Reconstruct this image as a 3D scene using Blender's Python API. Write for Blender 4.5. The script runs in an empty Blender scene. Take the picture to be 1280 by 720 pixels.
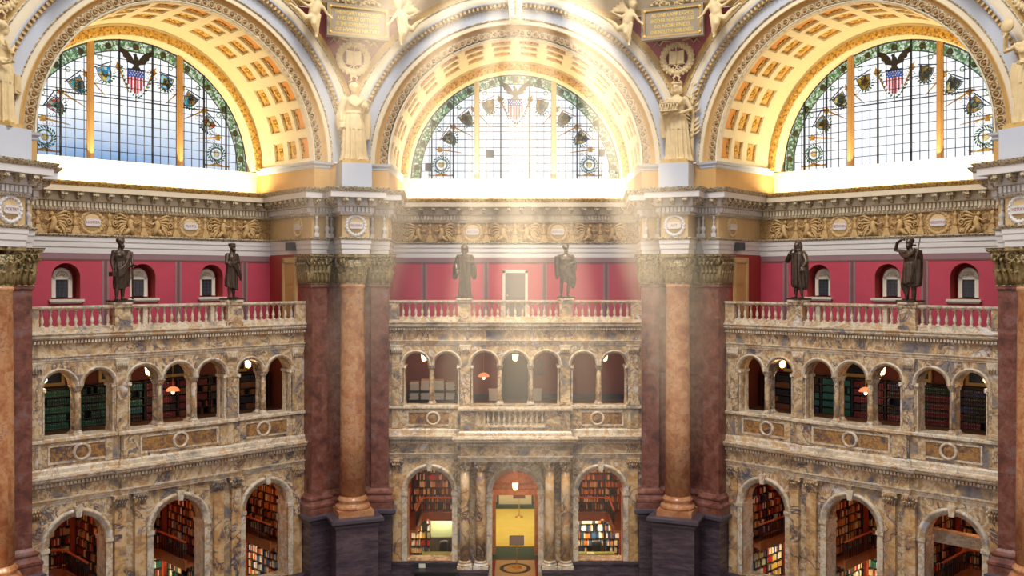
import bpy, bmesh, math, random
from math import sin, cos, pi, radians, sqrt, atan2
from mathutils import Vector, Matrix

random.seed(7)
SC = bpy.context.scene
COL = SC.collection

# ------------------------------------------------------------------ camera
CAM_D, CAM_Z, FPX = 20.14, 12.0, 1178.0
cam_data = bpy.data.cameras.new('camera')
cam = bpy.data.objects.new('camera', cam_data)
COL.objects.link(cam)
cam.location = (0, -CAM_D, CAM_Z)
cam.rotation_euler = (pi / 2, 0, 0)
cam_data.sensor_width = 36
cam_data.lens = FPX / 1280 * 36
cam_data.shift_x = -4 / 1280
cam_data.shift_y = -13.2 / 1280
cam_data.clip_end = 400
SC.camera = cam

SC.view_settings.view_transform = 'Standard'
SC.view_settings.look = 'None'
SC.view_settings.gamma = 1
SC.view_settings.exposure = 0.0
SC.view_settings.use_curve_mapping = False
SC.cycles.use_denoising = True
SC.cycles.max_bounces = 8
SC.cycles.diffuse_bounces = 3
SC.cycles.transparent_max_bounces = 12
SC.cycles.volume_bounces = 0
SC.cycles.sample_clamp_indirect = 4
SC.cycles.caustics_reflective = False
SC.cycles.caustics_refractive = False

# ------------------------------------------------------------------ sky
world = bpy.data.worlds.new('sky')
SC.world = world
world.use_nodes = True
wn = world.node_tree
wn.nodes.clear()
w_out = wn.nodes.new('ShaderNodeOutputWorld')
w_bg = wn.nodes.new('ShaderNodeBackground')
w_tc = wn.nodes.new('ShaderNodeTexCoord')
w_sep = wn.nodes.new('ShaderNodeSeparateXYZ')
w_no = wn.nodes.new('ShaderNodeTexNoise')
w_no.inputs['Scale'].default_value = 7
w_no.inputs['Detail'].default_value = 4
wn.links.new(w_tc.outputs['Generated'], w_sep.inputs[0])
wn.links.new(w_tc.outputs['Generated'], w_no.inputs['Vector'])
SKY_FILL = (0.82, 0.83, 0.88, 1)
# clear blue low in the west (-x), bright cloud everywhere else
def wmath(op, a, b, clamp=False):
    n = wn.nodes.new('ShaderNodeMath'); n.operation = op; n.use_clamp = clamp
    for i, q in enumerate((a, b)):
        if isinstance(q, (int, float)): n.inputs[i].default_value = q
        else: wn.links.new(q, n.inputs[i])
    return n.outputs[0]
def wmix(f, a, b):
    n = wn.nodes.new('ShaderNodeMix'); n.data_type = 'RGBA'
    for k, q in (('Factor', f), ('A', a), ('B', b)):
        if isinstance(q, (tuple, int, float)): n.inputs[k].default_value = q
        else: wn.links.new(q, n.inputs[k])
    return n.outputs['Result']
nz = wmath('MULTIPLY', w_no.outputs['Fac'], 0.06)
zz = wmath('SUBTRACT', wmath('ADD', w_sep.outputs['Z'], nz), 0.03)
low = wmath('MULTIPLY', wmath('SUBTRACT', 0.165, zz), 18.0, True)
west = wmath('MULTIPLY', wmath('SUBTRACT', -0.22, w_sep.outputs['X']), 6.0, True)
glow = wmath('MULTIPLY', wmath('MULTIPLY', wmath('SUBTRACT', w_sep.outputs['Y'], 0.15), 5.0, True),
             wmath('MULTIPLY', wmath('SUBTRACT', 0.55, w_sep.outputs['Z']), 4.0, True))
above = wmath('MULTIPLY', wmath('ADD', w_sep.outputs['Z'], 0.02), 20.0, True)
bright = wmix(wmath('MULTIPLY', low, west), (1.18, 1.22, 1.26, 1), (0.20, 0.40, 0.72, 1))
upper = wmix(glow, SKY_FILL, bright)
w_bg_col = wmix(above, (0.40, 0.34, 0.28, 1), upper)
wn.links.new(w_bg_col, w_bg.inputs['Color'])
w_bg.inputs['Strength'].default_value = 1.0
wn.links.new(w_bg.outputs[0], w_out.inputs[0])

# ------------------------------------------------------------------ large lights
def area(name, loc, target, size, power, color, size_y=None, spread=pi):
    d = bpy.data.lights.new(name, 'AREA')
    d.energy = power; d.color = color; d.size = size
    if size_y: d.shape = 'RECTANGLE'; d.size_y = size_y
    d.spread = spread
    o = bpy.data.objects.new(name, d); COL.objects.link(o)
    o.location = loc
    o.rotation_euler = (Vector(target) - Vector(loc)).to_track_quat('-Z', 'Y').to_euler()
    return o
def spot(name, loc, target, power, color, angle, blend=0.4, radius=0.1):
    d = bpy.data.lights.new(name, 'SPOT')
    d.energy = power; d.color = color; d.spot_size = radians(angle); d.spot_blend = blend
    d.shadow_soft_size = radius
    o = bpy.data.objects.new(name, d); COL.objects.link(o)
    o.location = loc
    o.rotation_euler = (Vector(target) - Vector(loc)).to_track_quat('-Z', 'Y').to_euler()
    return o
def point(name, loc, power, color, radius=0.08):
    d = bpy.data.lights.new(name, 'POINT')
    d.energy = power; d.color = color; d.shadow_soft_size = radius
    o = bpy.data.objects.new(name, d); COL.objects.link(o); o.location = loc
    return o

area('dome_lantern_light', (0, 0, 36), (0, 6, 0), 7, 5200, (1.0, .96, .9))
HAZE = 0.022
# added spotlights hung in mid-air, drawing light shafts in the haze
MIDAIR_SPOT = (0.0, 8.6, 26.5)
for tx, ty, tz, pw, an in ((-6.4, 5.6, 14.6, 420, 15), (-4.0, 6.0, 12.0, 330, 8), (-1.7, 7.0, 8.0, 300, 6), (0.3, 7.0, 8.0, 300, 9),
                           (2.1, 7.0, 8.0, 280, 6), (4.0, 6.4, 13.0, 400, 12), (4.4, 6.4, 9.0, 220, 5)):
    spot('added_shaft_spot', MIDAIR_SPOT, (tx, ty, tz), pw * 1250, (1.0, .80, .54), an, 1.0, .1)
# wide spotlight added at the same point to warm the middle bay
spot('added_warm_spot', MIDAIR_SPOT, (0, 15.8, 10.5), 13000, (1.0, .84, .58), 36, 1.0, .6)
# ------------------------------------------------------------------ bays, tags
S2 = sqrt(.5)
ANG = {'left': pi / 4, 'center': 0.0, 'right': -pi / 4}
PANG = {'left': pi / 8, 'right': -pi / 8, 'farleft': 3 * pi / 8, 'farright': -3 * pi / 8}
BAYW = {'left': 'left', 'center': 'middle', 'right': 'right'}

def rz(a, p):
    return Vector((p[0] * cos(a) - p[1] * sin(a), p[0] * sin(a) + p[1] * cos(a), p[2] if len(p) > 2 else 0))

def tag(o, label=None, cat=None, group=None, kind=None):
    if label: o['label'] = label
    if cat: o['category'] = cat
    if group: o['group'] = group
    if kind: o['kind'] = kind
    return o

def place(o, a, loc=(0, 0, 0), rot=0):
    """put a top-level object at loc of the frame turned by a about the room's axis"""
    o.location = rz(a, loc)
    o.rotation_euler = (0, 0, a + rot)
    return o

def empty(name, a=0, loc=(0, 0, 0), rot=0):
    o = bpy.data.objects.new(name, None)
    o.empty_display_size = .1
    COL.objects.link(o)
    return place(o, a, loc, rot)

def structure(name, a=0, loc=(0, 0, 0), rot=0):
    o = empty(name, a, loc, rot); o['kind'] = 'structure'
    return o

# ------------------------------------------------------------------ mesh builder
class MB:
    def __init__(s):
        s.v = []; s.f = []; s.m = []; s.sm = []
    def add(s, vs, fs, mi=0, sm=False):
        b = len(s.v)
        s.v.extend([tuple(p) for p in vs])
        for f in fs:
            s.f.append([b + i for i in f]); s.m.append(mi); s.sm.append(sm)
        return s
    def box(s, x0, x1, y0, y1, z0, z1, mi=0):
        v = [(x, y, z) for z in (z0, z1) for y in (y0, y1) for x in (x0, x1)]
        return s.add(v, [(0, 2, 3, 1), (4, 5, 7, 6), (0, 1, 5, 4), (2, 6, 7, 3), (0, 4, 6, 2), (1, 3, 7, 5)], mi)
    def obox(s, p, d, n, hw, o0, o1, z0, z1, mi=0):
        """box centred at plan point p, half width hw along d, from o0 to o1 along n"""
        v = []
        for z in (z0, z1):
            for o in (o0, o1):
                for w in (-hw, hw):
                    v.append((p[0] + d[0] * w + n[0] * o, p[1] + d[1] * w + n[1] * o, z))
        return s.add(v, [(0, 2, 3, 1), (4, 5, 7, 6), (0, 1, 5, 4), (2, 6, 7, 3), (0, 4, 6, 2), (1, 3, 7, 5)], mi)
    def lathe(s, cx, cy, prof, n=16, mi=0, sm=True, ph=0, caps=True):
        v = []; f = []
        k = len(prof)
        for i in range(n):
            a = ph + 2 * pi * i / n
            for r, z in prof: v.append((cx + r * cos(a), cy + r * sin(a), z))
        for i in range(n):
            j = (i + 1) % n
            for q in range(k - 1): f.append((i * k + q, j * k + q, j * k + q + 1, i * k + q + 1))
        s.add(v, f, mi, sm)
        if caps:
            b = len(s.v) - n * k
            s.f.append([b + i * k for i in range(n)][::-1]); s.m.append(mi); s.sm.append(False)
            s.f.append([b + i * k + k - 1 for i in range(n)]); s.m.append(mi); s.sm.append(False)
        return s
    def tube(s, pts, rad, n=8, mi=0, sm=True, flat=None):
        pts = [Vector(p) for p in pts]
        if isinstance(rad, (int, float)): rad = [rad] * len(pts)
        v = []; f = []
        up = Vector((0, 0, 1))
        t0 = (pts[1] - pts[0]).normalized()
        if abs(t0.dot(up)) > .95: up = Vector((0, 1, 0))
        side = t0.cross(up).normalized()
        for i, p in enumerate(pts):
            if i == 0: t = pts[1] - pts[0]
            elif i == len(pts) - 1: t = pts[-1] - pts[-2]
            else: t = (pts[i + 1] - pts[i - 1])
            t.normalize()
            side = (side - t * side.dot(t))
            if side.length < 1e-6: side = t.orthogonal()
            side.normalize()
            up2 = side.cross(t)
            for k in range(n):
                a = 2 * pi * k / n
                ra = rad[i]
                q = side * cos(a) * ra + up2 * sin(a) * ra * (flat or 1)
                v.append(p + q)
        for i in range(len(pts) - 1):
            for k in range(n):
                l = (k + 1) % n
                f.append((i * n + k, i * n + l, (i + 1) * n + l, (i + 1) * n + k))
        f.append(tuple(range(n))[::-1])
        f.append(tuple((len(pts) - 1) * n + k for k in range(n)))
        return s.add(v, f, mi, sm)
    def ell(s, c, r, n=12, m=8, mi=0, rot=None, sm=True):
        if isinstance(r, (int, float)): r = (r, r, r)
        v = [Vector((0, 0, -r[2]))]
        for j in range(1, m):
            b = -pi / 2 + pi * j / m
            for i in range(n):
                a = 2 * pi * i / n
                v.append(Vector((r[0] * cos(b) * cos(a), r[1] * cos(b) * sin(a), r[2] * sin(b))))
        v.append(Vector((0, 0, r[2])))
        f = []
        for i in range(n): f.append((0, 1 + (i + 1) % n, 1 + i))
        for j in range(m - 2):
            for i in range(n):
                a = 1 + j * n + i; b = 1 + j * n + (i + 1) % n
                f.append((a, b, b + n, a + n))
        t = len(v) - 1
        for i in range(n): f.append((t, 1 + (m - 2) * n + i, 1 + (m - 2) * n + (i + 1) % n))
        if rot is not None: v = [rot @ p for p in v]
        c = Vector(c)
        return s.add([p + c for p in v], f, mi, sm)
    def loft(s, secs, mi=0, sm=True):
        n = len(secs[0]); v = []; f = []
        for q in secs: v.extend(q)
        for i in range(len(secs) - 1):
            for k in range(n):
                l = (k + 1) % n
                f.append((i * n + k, i * n + l, (i + 1) * n + l, (i + 1) * n + k))
        f.append(tuple(range(n))[::-1]); f.append(tuple((len(secs) - 1) * n + k for k in range(n)))
        return s.add(v, f, mi, sm)
    def sweep(s, path, prof, mi=0, sm=False, caps=True):
        """path: plan points, the room on the left of travel; prof: (offset to the room, z)"""
        k = len(prof); v = []; f = []
        offs = [offset(path, o) for o, z in prof]
        for i in range(len(path)):
            for q in range(k): v.append((offs[q][i][0], offs[q][i][1], prof[q][1]))
        for i in range(len(path) - 1):
            for q in range(k - 1): f.append((i * k + q, (i + 1) * k + q, (i + 1) * k + q + 1, i * k + q + 1))
        if caps:
            f.append(tuple(range(k))); f.append(tuple((len(path) - 1) * k + q for q in range(k))[::-1])
        return s.add(v, f, mi, sm)
    def ring(s, uc, zc, prof, n=32, a0=0, a1=pi, mi=0, sm=True, closed=False):
        """prof (r, v) turned about the axis along v through (uc, zc)"""
        k = len(prof); v = []; f = []
        for i in range(n + 1):
            a = a0 + (a1 - a0) * i / n
            for r, y in prof: v.append((uc + r * cos(a), y, zc + r * sin(a)))
        kk = k if closed else k - 1
        for i in range(n):
            for q in range(kk):
                q2 = (q + 1) % k
                f.append((i * k + q, (i + 1) * k + q, (i + 1) * k + q2, i * k + q2))
        return s.add(v, f, mi, sm)
    def prism(s, poly, y0, y1, mi=0):
        """outline (x, z) given depth along y"""
        n = len(poly)
        v = [(x, y0, z) for x, z in poly] + [(x, y1, z) for x, z in poly]
        f = [tuple(range(n)), tuple(range(n, 2 * n))[::-1]]
        for i in range(n):
            j = (i + 1) % n
            f.append((i, i + n, j + n, j))
        return s.add(v, f, mi)
    def slab(s, poly, z0, z1, mi=0):
        n = len(poly)
        v = [(x, y, z0) for x, y in poly] + [(x, y, z1) for x, y in poly]
        f = [tuple(range(n))[::-1], tuple(range(n, 2 * n))]
        for i in range(n):
            j = (i + 1) % n
            f.append((i, j, j + n, i + n))
        return s.add(v, f, mi)
    def xf(s, M, start=0):
        for i in range(start, len(s.v)): s.v[i] = tuple(M @ Vector(s.v[i]))
        return s
    def mesh(s, name, mats):
        me = bpy.data.meshes.new(name)
        me.from_pydata(s.v, [], s.f)
        if not isinstance(mats, (list, tuple)): mats = [mats]
        for m in mats: me.materials.append(m)
        me.polygons.foreach_set('material_index', s.m)
        me.polygons.foreach_set('use_smooth', s.sm)
        me.update()
        return me
    def build(s, name, mats, parent=None):
        o = bpy.data.objects.new(name, s.mesh(name, mats))
        COL.objects.link(o)
        if parent is not None: o.parent = parent
        return o

def offset(path, d):
    out = []
    n = len(path)
    for i in range(n):
        ns = []
        if i > 0:
            a = Vector(path[i]) - Vector(path[i - 1]); a.normalize(); ns.append(Vector((-a.y, a.x)))
        if i < n - 1:
            a = Vector(path[i + 1]) - Vector(path[i]); a.normalize(); ns.append(Vector((-a.y, a.x)))
        if len(ns) == 1: m = ns[0] * d
        else:
            b = ns[0] + ns[1]
            m = b / max(.25, b.length_squared) * 2 * d
        out.append((path[i][0] + m.x, path[i][1] + m.y))
    return out

def along(path, pitch, off=0, ends=True):
    """evenly spaced stations on each leg of the path: (point, direction, normal, step)"""
    P = offset(path, off)
    for i in range(len(P) - 1):
        a = Vector(P[i]); b = Vector(P[i + 1]); L = (b - a).length
        d0 = Vector(path[i + 1]) - Vector(path[i])
        if L < 1e-4 or (b - a).dot(d0) <= 0: continue
        d = (b - a) / L; n = Vector((-d.y, d.x))
        c = max(1, round(L / pitch)); st = L / c
        for k in range(c):
            yield a + d * (st * (k + .5)), d, n, st

def copy_tree(o, parent=None):
    c = o.copy(); COL.objects.link(c)
    if parent is not None: c.parent = parent
    for ch in list(o.children): copy_tree(ch, c)
    return c

def text(name, body, size, mat, parent, loc, rot, extrude=.004, align='CENTER', xs=1.0):
    cu = bpy.data.curves.new(name, 'FONT')
    cu.body = body; cu.size = size; cu.align_x = align; cu.align_y = 'CENTER'; cu.extrude = extrude
    cu.resolution_u = 2
    cu.materials.append(mat)
    o = bpy.data.objects.new(name, cu); COL.objects.link(o)
    me = bpy.data.meshes.new_from_object(o)
    bpy.data.objects.remove(o); bpy.data.curves.remove(cu)
    me.name = name
    if not me.materials: me.materials.append(mat)
    o = bpy.data.objects.new(name, me); COL.objects.link(o)
    o.parent = parent; o.location = loc; o.rotation_euler = rot; o.scale = (xs, 1, 1)
    return o

# ------------------------------------------------------------------ materials
def new_mat(name):
    m = bpy.data.materials.new(name); m.use_nodes = True
    nt = m.node_tree; nt.nodes.clear()
    out = nt.nodes.new('ShaderNodeOutputMaterial')
    b = nt.nodes.new('ShaderNodeBsdfPrincipled')
    nt.links.new(b.outputs[0], out.inputs[0])
    return m, nt, b

def srgb(r, g, b):
    f = lambda c: ((c / 255 + .055) / 1.055) ** 2.4 if c > 10 else c / 255 / 12.92
    return (f(r), f(g), f(b), 1)

def mat_plain(name, col, rough=.6, metal=0, var=.12, scale=3, bump=0, bscale=20):
    m, nt, b = new_mat(name)
    b.inputs['Roughness'].default_value = rough
    b.inputs['Metallic'].default_value = metal
    tc = nt.nodes.new('ShaderNodeTexCoord')
    no = nt.nodes.new('ShaderNodeTexNoise'); no.inputs['Scale'].default_value = scale; no.inputs['Detail'].default_value = 4
    nt.links.new(tc.outputs['Object'], no.inputs['Vector'])
    r = nt.nodes.new('ShaderNodeValToRGB')
    r.color_ramp.elements[0].position = .3; r.color_ramp.elements[1].position = .7
    r.color_ramp.elements[0].color = tuple(c * (1 - var) for c in col[:3]) + (1,)
    r.color_ramp.elements[1].color = tuple(min(1, c * (1 + var)) for c in col[:3]) + (1,)
    nt.links.new(no.outputs['Fac'], r.inputs[0]); nt.links.new(r.outputs[0], b.inputs['Base Color'])
    if bump:
        n2 = nt.nodes.new('ShaderNodeTexNoise'); n2.inputs['Scale'].default_value = bscale; n2.inputs['Detail'].default_value = 3
        bp = nt.nodes.new('ShaderNodeBump'); bp.inputs['Strength'].default_value = bump; bp.inputs['Distance'].default_value = .05
        nt.links.new(tc.outputs['Object'], n2.inputs['Vector'])
        nt.links.new(n2.outputs['Fac'], bp.inputs['Height']); nt.links.new(bp.outputs[0], b.inputs['Normal'])
    return m

def mat_marble(name, stops, vein, scale=1.2, vscale=2.0, vamt=.8, rough=.3, block=None, stretch=(1, 1, 1), vpos=(.47, .5, .53), spec=.4):
    """stone in cloudy colours, with dark veins; block = size of the slabs, each cut from another place"""
    m, nt, b = new_mat(name)
    b.inputs['Roughness'].default_value = rough
    b.inputs['Specular IOR Level'].default_value = spec
    tc = nt.nodes.new('ShaderNodeTexCoord')
    mp = nt.nodes.new('ShaderNodeMapping'); mp.inputs['Scale'].default_value = stretch
    nt.links.new(tc.outputs['Object'], mp.inputs[0])
    oi = nt.nodes.new('ShaderNodeObjectInfo'); rs = nt.nodes.new('ShaderNodeMath'); rs.operation = 'MULTIPLY'; rs.inputs[1].default_value = 60
    av = nt.nodes.new('ShaderNodeVectorMath'); av.operation = 'ADD'
    nt.links.new(oi.outputs['Random'], rs.inputs[0]); nt.links.new(mp.outputs[0], av.inputs[0]); nt.links.new(rs.outputs[0], av.inputs[1])
    vec = av.outputs[0]
    if block:
        dv = nt.nodes.new('ShaderNodeVectorMath'); dv.operation = 'DIVIDE'; dv.inputs[1].default_value = block
        fl = nt.nodes.new('ShaderNodeVectorMath'); fl.operation = 'FLOOR'
        wn_ = nt.nodes.new('ShaderNodeTexWhiteNoise'); wn_.noise_dimensions = '3D'
        sc = nt.nodes.new('ShaderNodeVectorMath'); sc.operation = 'SCALE'; sc.inputs['Scale'].default_value = 20
        ad = nt.nodes.new('ShaderNodeVectorMath'); ad.operation = 'ADD'
        nt.links.new(tc.outputs['Object'], dv.inputs[0]); nt.links.new(dv.outputs[0], fl.inputs[0])
        nt.links.new(fl.outputs[0], wn_.inputs['Vector']); nt.links.new(wn_.outputs['Color'], sc.inputs[0])
        nt.links.new(vec, ad.inputs[0]); nt.links.new(sc.outputs[0], ad.inputs[1]); vec = ad.outputs[0]
    no = nt.nodes.new('ShaderNodeTexNoise'); no.inputs['Scale'].default_value = scale; no.inputs['Detail'].default_value = 6
    no.inputs['Roughness'].default_value = .66; no.inputs['Distortion'].default_value = .45
    nt.links.new(vec, no.inputs['Vector'])
    r = nt.nodes.new('ShaderNodeValToRGB')
    el = r.color_ramp.elements
    el[0].position, el[0].color = stops[0]; el[1].position, el[1].color = stops[-1]
    for p, c in stops[1:-1]:
        e = el.new(p); e.color = c
    nt.links.new(no.outputs['Fac'], r.inputs[0])
    n2 = nt.nodes.new('ShaderNodeTexNoise'); n2.inputs['Scale'].default_value = vscale; n2.inputs['Detail'].default_value = 5
    n2.inputs['Distortion'].default_value = 1.1; n2.inputs['Roughness'].default_value = .55
    nt.links.new(vec, n2.inputs['Vector'])
    r2 = nt.nodes.new('ShaderNodeValToRGB'); e2 = r2.color_ramp.elements
    e2[0].position = vpos[0]; e2[0].color = (0, 0, 0, 1); e2[1].position = vpos[2]; e2[1].color = (0, 0, 0, 1)
    e = e2.new(vpos[1]); e.color = (1, 1, 1, 1)
    nt.links.new(n2.outputs['Fac'], r2.inputs[0])
    n3 = nt.nodes.new('ShaderNodeTexNoise'); n3.inputs['Scale'].default_value = vscale * .5; n3.inputs['Detail'].default_value = 2
    nt.links.new(vec, n3.inputs['Vector'])
    r3 = nt.nodes.new('ShaderNodeValToRGB'); r3.color_ramp.elements[0].position = .40; r3.color_ramp.elements[1].position = .55
    nt.links.new(n3.outputs['Fac'], r3.inputs[0])
    mu = nt.nodes.new('ShaderNodeMath'); mu.operation = 'MULTIPLY'
    nt.links.new(r2.outputs[0], mu.inputs[0]); nt.links.new(r3.outputs[0], mu.inputs[1])
    mu2 = nt.nodes.new('ShaderNodeMath'); mu2.operation = 'MULTIPLY'; mu2.inputs[1].default_value = vamt
    nt.links.new(mu.outputs[0], mu2.inputs[0])
    mx = nt.nodes.new('ShaderNodeMix'); mx.data_type = 'RGBA'
    nt.links.new(mu2.outputs[0], mx.inputs['Factor']); nt.links.new(r.outputs[0], mx.inputs['A'])
    mx.inputs['B'].default_value = vein
    nt.links.new(mx.outputs['Result'], b.inputs['Base Color'])
    return m

def mat_relief(name, a, b_, scale=16, rough=.6, metal=0, strength=.8):
    """carved and gilded ornament: two tones that follow small raised shapes"""
    m, nt, b = new_mat(name)
    b.inputs['Roughness'].default_value = rough; b.inputs['Metallic'].default_value = metal
    tc = nt.nodes.new('ShaderNodeTexCoord')
    vo = nt.nodes.new('ShaderNodeTexVoronoi'); vo.inputs['Scale'].default_value = scale; vo.feature = 'SMOOTH_F1'
    no = nt.nodes.new('ShaderNodeTexNoise'); no.inputs['Scale'].default_value = scale * .8; no.inputs['Detail'].default_value = 3
    nt.links.new(tc.outputs['Object'], vo.inputs['Vector']); nt.links.new(tc.outputs['Object'], no.inputs['Vector'])
    ad = nt.nodes.new('ShaderNodeMath'); ad.operation = 'ADD'
    nt.links.new(vo.outputs['Distance'], ad.inputs[0]); nt.links.new(no.outputs['Fac'], ad.inputs[1])
    r = nt.nodes.new('ShaderNodeValToRGB')
    r.color_ramp.elements[0].position = .72; r.color_ramp.elements[0].color = a
    r.color_ramp.elements[1].position = 1.05; r.color_ramp.elements[1].color = b_
    nt.links.new(ad.outputs[0], r.inputs[0]); nt.links.new(r.outputs[0], b.inputs['Base Color'])
    bp = nt.nodes.new('ShaderNodeBump'); bp.inputs['Strength'].default_value = strength; bp.inputs['Distance'].default_value = -.04
    nt.links.new(ad.outputs[0], bp.inputs['Height']); nt.links.new(bp.outputs[0], b.inputs['Normal'])
    return m

def mat_emit(name, col, st):
    m, nt, b = new_mat(name)
    b.inputs['Base Color'].default_value = col
    b.inputs['Emission Color'].default_value = col
    b.inputs['Emission Strength'].default_value = st
    return m

def mat_glass(name, col, col2=None, scale=8, gloss=.06):
    """thin stained glass: lets the sky through in its colour"""
    m = bpy.data.materials.new(name); m.use_nodes = True
    nt = m.node_tree; nt.nodes.clear()
    out = nt.nodes.new('ShaderNodeOutputMaterial')
    t = nt.nodes.new('ShaderNodeBsdfTransparent'); g = nt.nodes.new('ShaderNodeBsdfGlossy'); mx = nt.nodes.new('ShaderNodeMixShader')
    g.inputs['Roughness'].default_value = .3
    mx.inputs[0].default_value = gloss
    nt.links.new(t.outputs[0], mx.inputs[1]); nt.links.new(g.outputs[0], mx.inputs[2]); nt.links.new(mx.outputs[0], out.inputs[0])
    t.inputs[0].default_value = col
    if col2:
        tc = nt.nodes.new('ShaderNodeTexCoord')
        no = nt.nodes.new('ShaderNodeTexVoronoi'); no.inputs['Scale'].default_value = scale
        nt.links.new(tc.outputs['Object'], no.inputs['Vector'])
        r = nt.nodes.new('ShaderNodeValToRGB'); r.color_ramp.interpolation = 'LINEAR'
        cols = col2 if isinstance(col2, list) else [col2]
        cols = [col] + cols
        el = r.color_ramp.elements
        el[0].position = .2; el[0].color = cols[0]; el[1].position = .85; el[1].color = cols[-1]
        for i in range(1, len(cols) - 1):
            e = el.new(.2 + .65 * i / (len(cols) - 1)); e.color = cols[i]
        sp = nt.nodes.new('ShaderNodeSeparateColor')
        nt.links.new(no.outputs['Color'], sp.inputs[0])
        nt.links.new(sp.outputs[0], r.inputs[0]); nt.links.new(r.outputs[0], t.inputs[0])
    return m

M = {}
CREAM, OCHRE, BLUEG, WHITE = srgb(214, 190, 150), srgb(186, 142, 84), srgb(126, 126, 140), srgb(226, 218, 208)
M['siena'] = mat_marble('siena_marble', [(.30, srgb(104, 104, 118)), (.41, srgb(150, 138, 126)), (.47, srgb(194, 158, 108)), (.52, srgb(222, 204, 172)), (.58, srgb(182, 140, 88)), (.68, srgb(226, 220, 214))],
                        srgb(70, 72, 96), 1.2, 2.2, .95, .30, block=(1.1, 3, 3.0), vpos=(.455, .5, .545))
M['siena_dark'] = mat_marble('dark_siena_marble', [(.34, srgb(78, 78, 96)), (.45, srgb(146, 106, 62)), (.52, srgb(184, 142, 88)), (.60, srgb(136, 90, 46)), (.7, srgb(190, 172, 148))],
                             srgb(58, 58, 80), 2.6, 4.0, .95, .3, vpos=(.455, .5, .545))
M['siena_pale'] = mat_marble('pale_siena_marble', [(.30, srgb(142, 138, 142)), (.42, srgb(208, 190, 160)), (.50, srgb(230, 218, 198)), (.57, srgb(200, 164, 114)), (.68, srgb(234, 230, 228))],
                             srgb(112, 108, 120), 1.4, 2.6, .7, .30, block=(1.7, 3, 2.2))
M['siena_col'] = mat_marble('siena_column_marble', [(.32, srgb(130, 120, 122)), (.45, srgb(196, 150, 96)), (.54, srgb(220, 184, 134)), (.7, srgb(226, 204, 178))],
                            srgb(56, 62, 88), 1.9, 1.5, 1.0, .28, vpos=(.45, .5, .55))
M['red'] = mat_marble('red_pier_marble', [(.32, srgb(84, 54, 52)), (.45, srgb(122, 74, 62)), (.55, srgb(142, 90, 74)), (.68, srgb(140, 116, 116))],
                      srgb(72, 52, 58), 2.4, 5.0, .6, .28, block=(3, 3, 2.1))
M['pinkcol'] = mat_marble('pink_column_marble', [(.32, srgb(156, 96, 66)), (.45, srgb(194, 132, 90)), (.55, srgb(210, 158, 112)), (.7, srgb(196, 146, 122))],
                      srgb(128, 72, 50), 1.6, 3.2, .6, .22, block=(5, 5, 2.35))
M['darkbase'] = mat_marble('dark_base_marble', [(.35, srgb(66, 56, 66)), (.5, srgb(88, 74, 82)), (.66, srgb(112, 94, 98))], srgb(58, 48, 58), 1.4, 3.0, .6, .22, stretch=(1, 1, 5))
M['darkcap'] = mat_plain('dark_cap_marble', srgb(84, 76, 86), .3, var=.15)
M['plaster'] = mat_plain('cream_plaster', srgb(232, 218, 190), .65, var=.04, scale=1)
M['white_plaster'] = mat_plain('white_plaster', srgb(226, 222, 220), .65, var=.03, scale=1)
M['bluegrey'] = mat_plain('blue_grey_plaster', srgb(196, 202, 214), .65, var=.03, scale=1)
M['gold'] = mat_plain('old_gold_paint', srgb(206, 170, 100), .5, var=.08)
M['tan'] = mat_plain('tan_plaster', srgb(204, 160, 98), .65, var=.06)
M['coffer'] = mat_plain('orange_coffer_paint', srgb(240, 164, 74), .6, var=.06)
M['coffer_rib'] = mat_plain('warm_cream_plaster', srgb(246, 228, 184), .6, var=.03)
M['gilt'] = mat_plain('gilding', srgb(232, 184, 80), .4, .3, .12, 8)
M['orn_band'] = mat_relief('grey_gilt_ornament', srgb(122, 104, 80), srgb(190, 174, 144), 14)
M['orn_gold'] = mat_relief('gold_ornament', srgb(168, 122, 52), srgb(232, 194, 110), 14)
M['orn_leaf'] = mat_relief('leaf_ornament', srgb(142, 124, 96), srgb(212, 198, 168), 18)
M['frieze_tan'] = mat_plain('tan_frieze_plaster', srgb(208, 180, 132), .6, var=.05)
M['frieze_bg'] = mat_relief('brown_frieze_ground', srgb(142, 108, 66), srgb(186, 150, 98), 20, strength=.6)
M['relief'] = mat_plain('cream_relief_plaster', srgb(206, 172, 118), .6, var=.12, scale=12)
M['purple'] = mat_plain('maroon_spandrel_paint', srgb(156, 80, 88), .7, var=.08)
M['letter_gold'] = mat_plain('bright_gold_leaf', srgb(244, 210, 90), .4, var=.04)
M['stone_tablet'] = mat_plain('grey_tablet_plaster', srgb(150, 136, 114), .6, var=.05)
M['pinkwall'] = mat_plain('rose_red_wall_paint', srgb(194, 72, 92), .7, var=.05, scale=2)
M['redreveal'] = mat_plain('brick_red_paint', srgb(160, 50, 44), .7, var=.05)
M['stripe'] = mat_plain('mauve_stripe_paint', srgb(150, 118, 124), .7, var=.05)
M['stripe2'] = mat_plain('brown_stripe_paint', srgb(122, 82, 78), .7, var=.05)
M['white_wood'] = mat_plain('white_painted_wood', srgb(226, 216, 198), .5, var=.03)
M['cream_wood'] = mat_plain('cream_painted_wood', srgb(216, 186, 124), .5, var=.04)
M['dark_pane'] = mat_plain('dark_window_glass', srgb(52, 58, 70), .15, var=.1)
M['grey_panel'] = mat_plain('grey_door_panel', srgb(120, 112, 108), .5, var=.05)
M['brass'] = mat_plain('brass', srgb(206, 160, 60), .3, .8, .08)
M['bronze'] = mat_plain('dark_bronze', srgb(84, 70, 60), .36, .5, .35, 8)
M['plaster_statue'] = mat_plain('cream_statue_plaster', srgb(222, 198, 150), .6, var=.1, scale=4)
M['caps'] = mat_relief('dark_gilt_bronze', srgb(84, 76, 56), srgb(182, 162, 116), 18, .45, .15)
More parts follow.
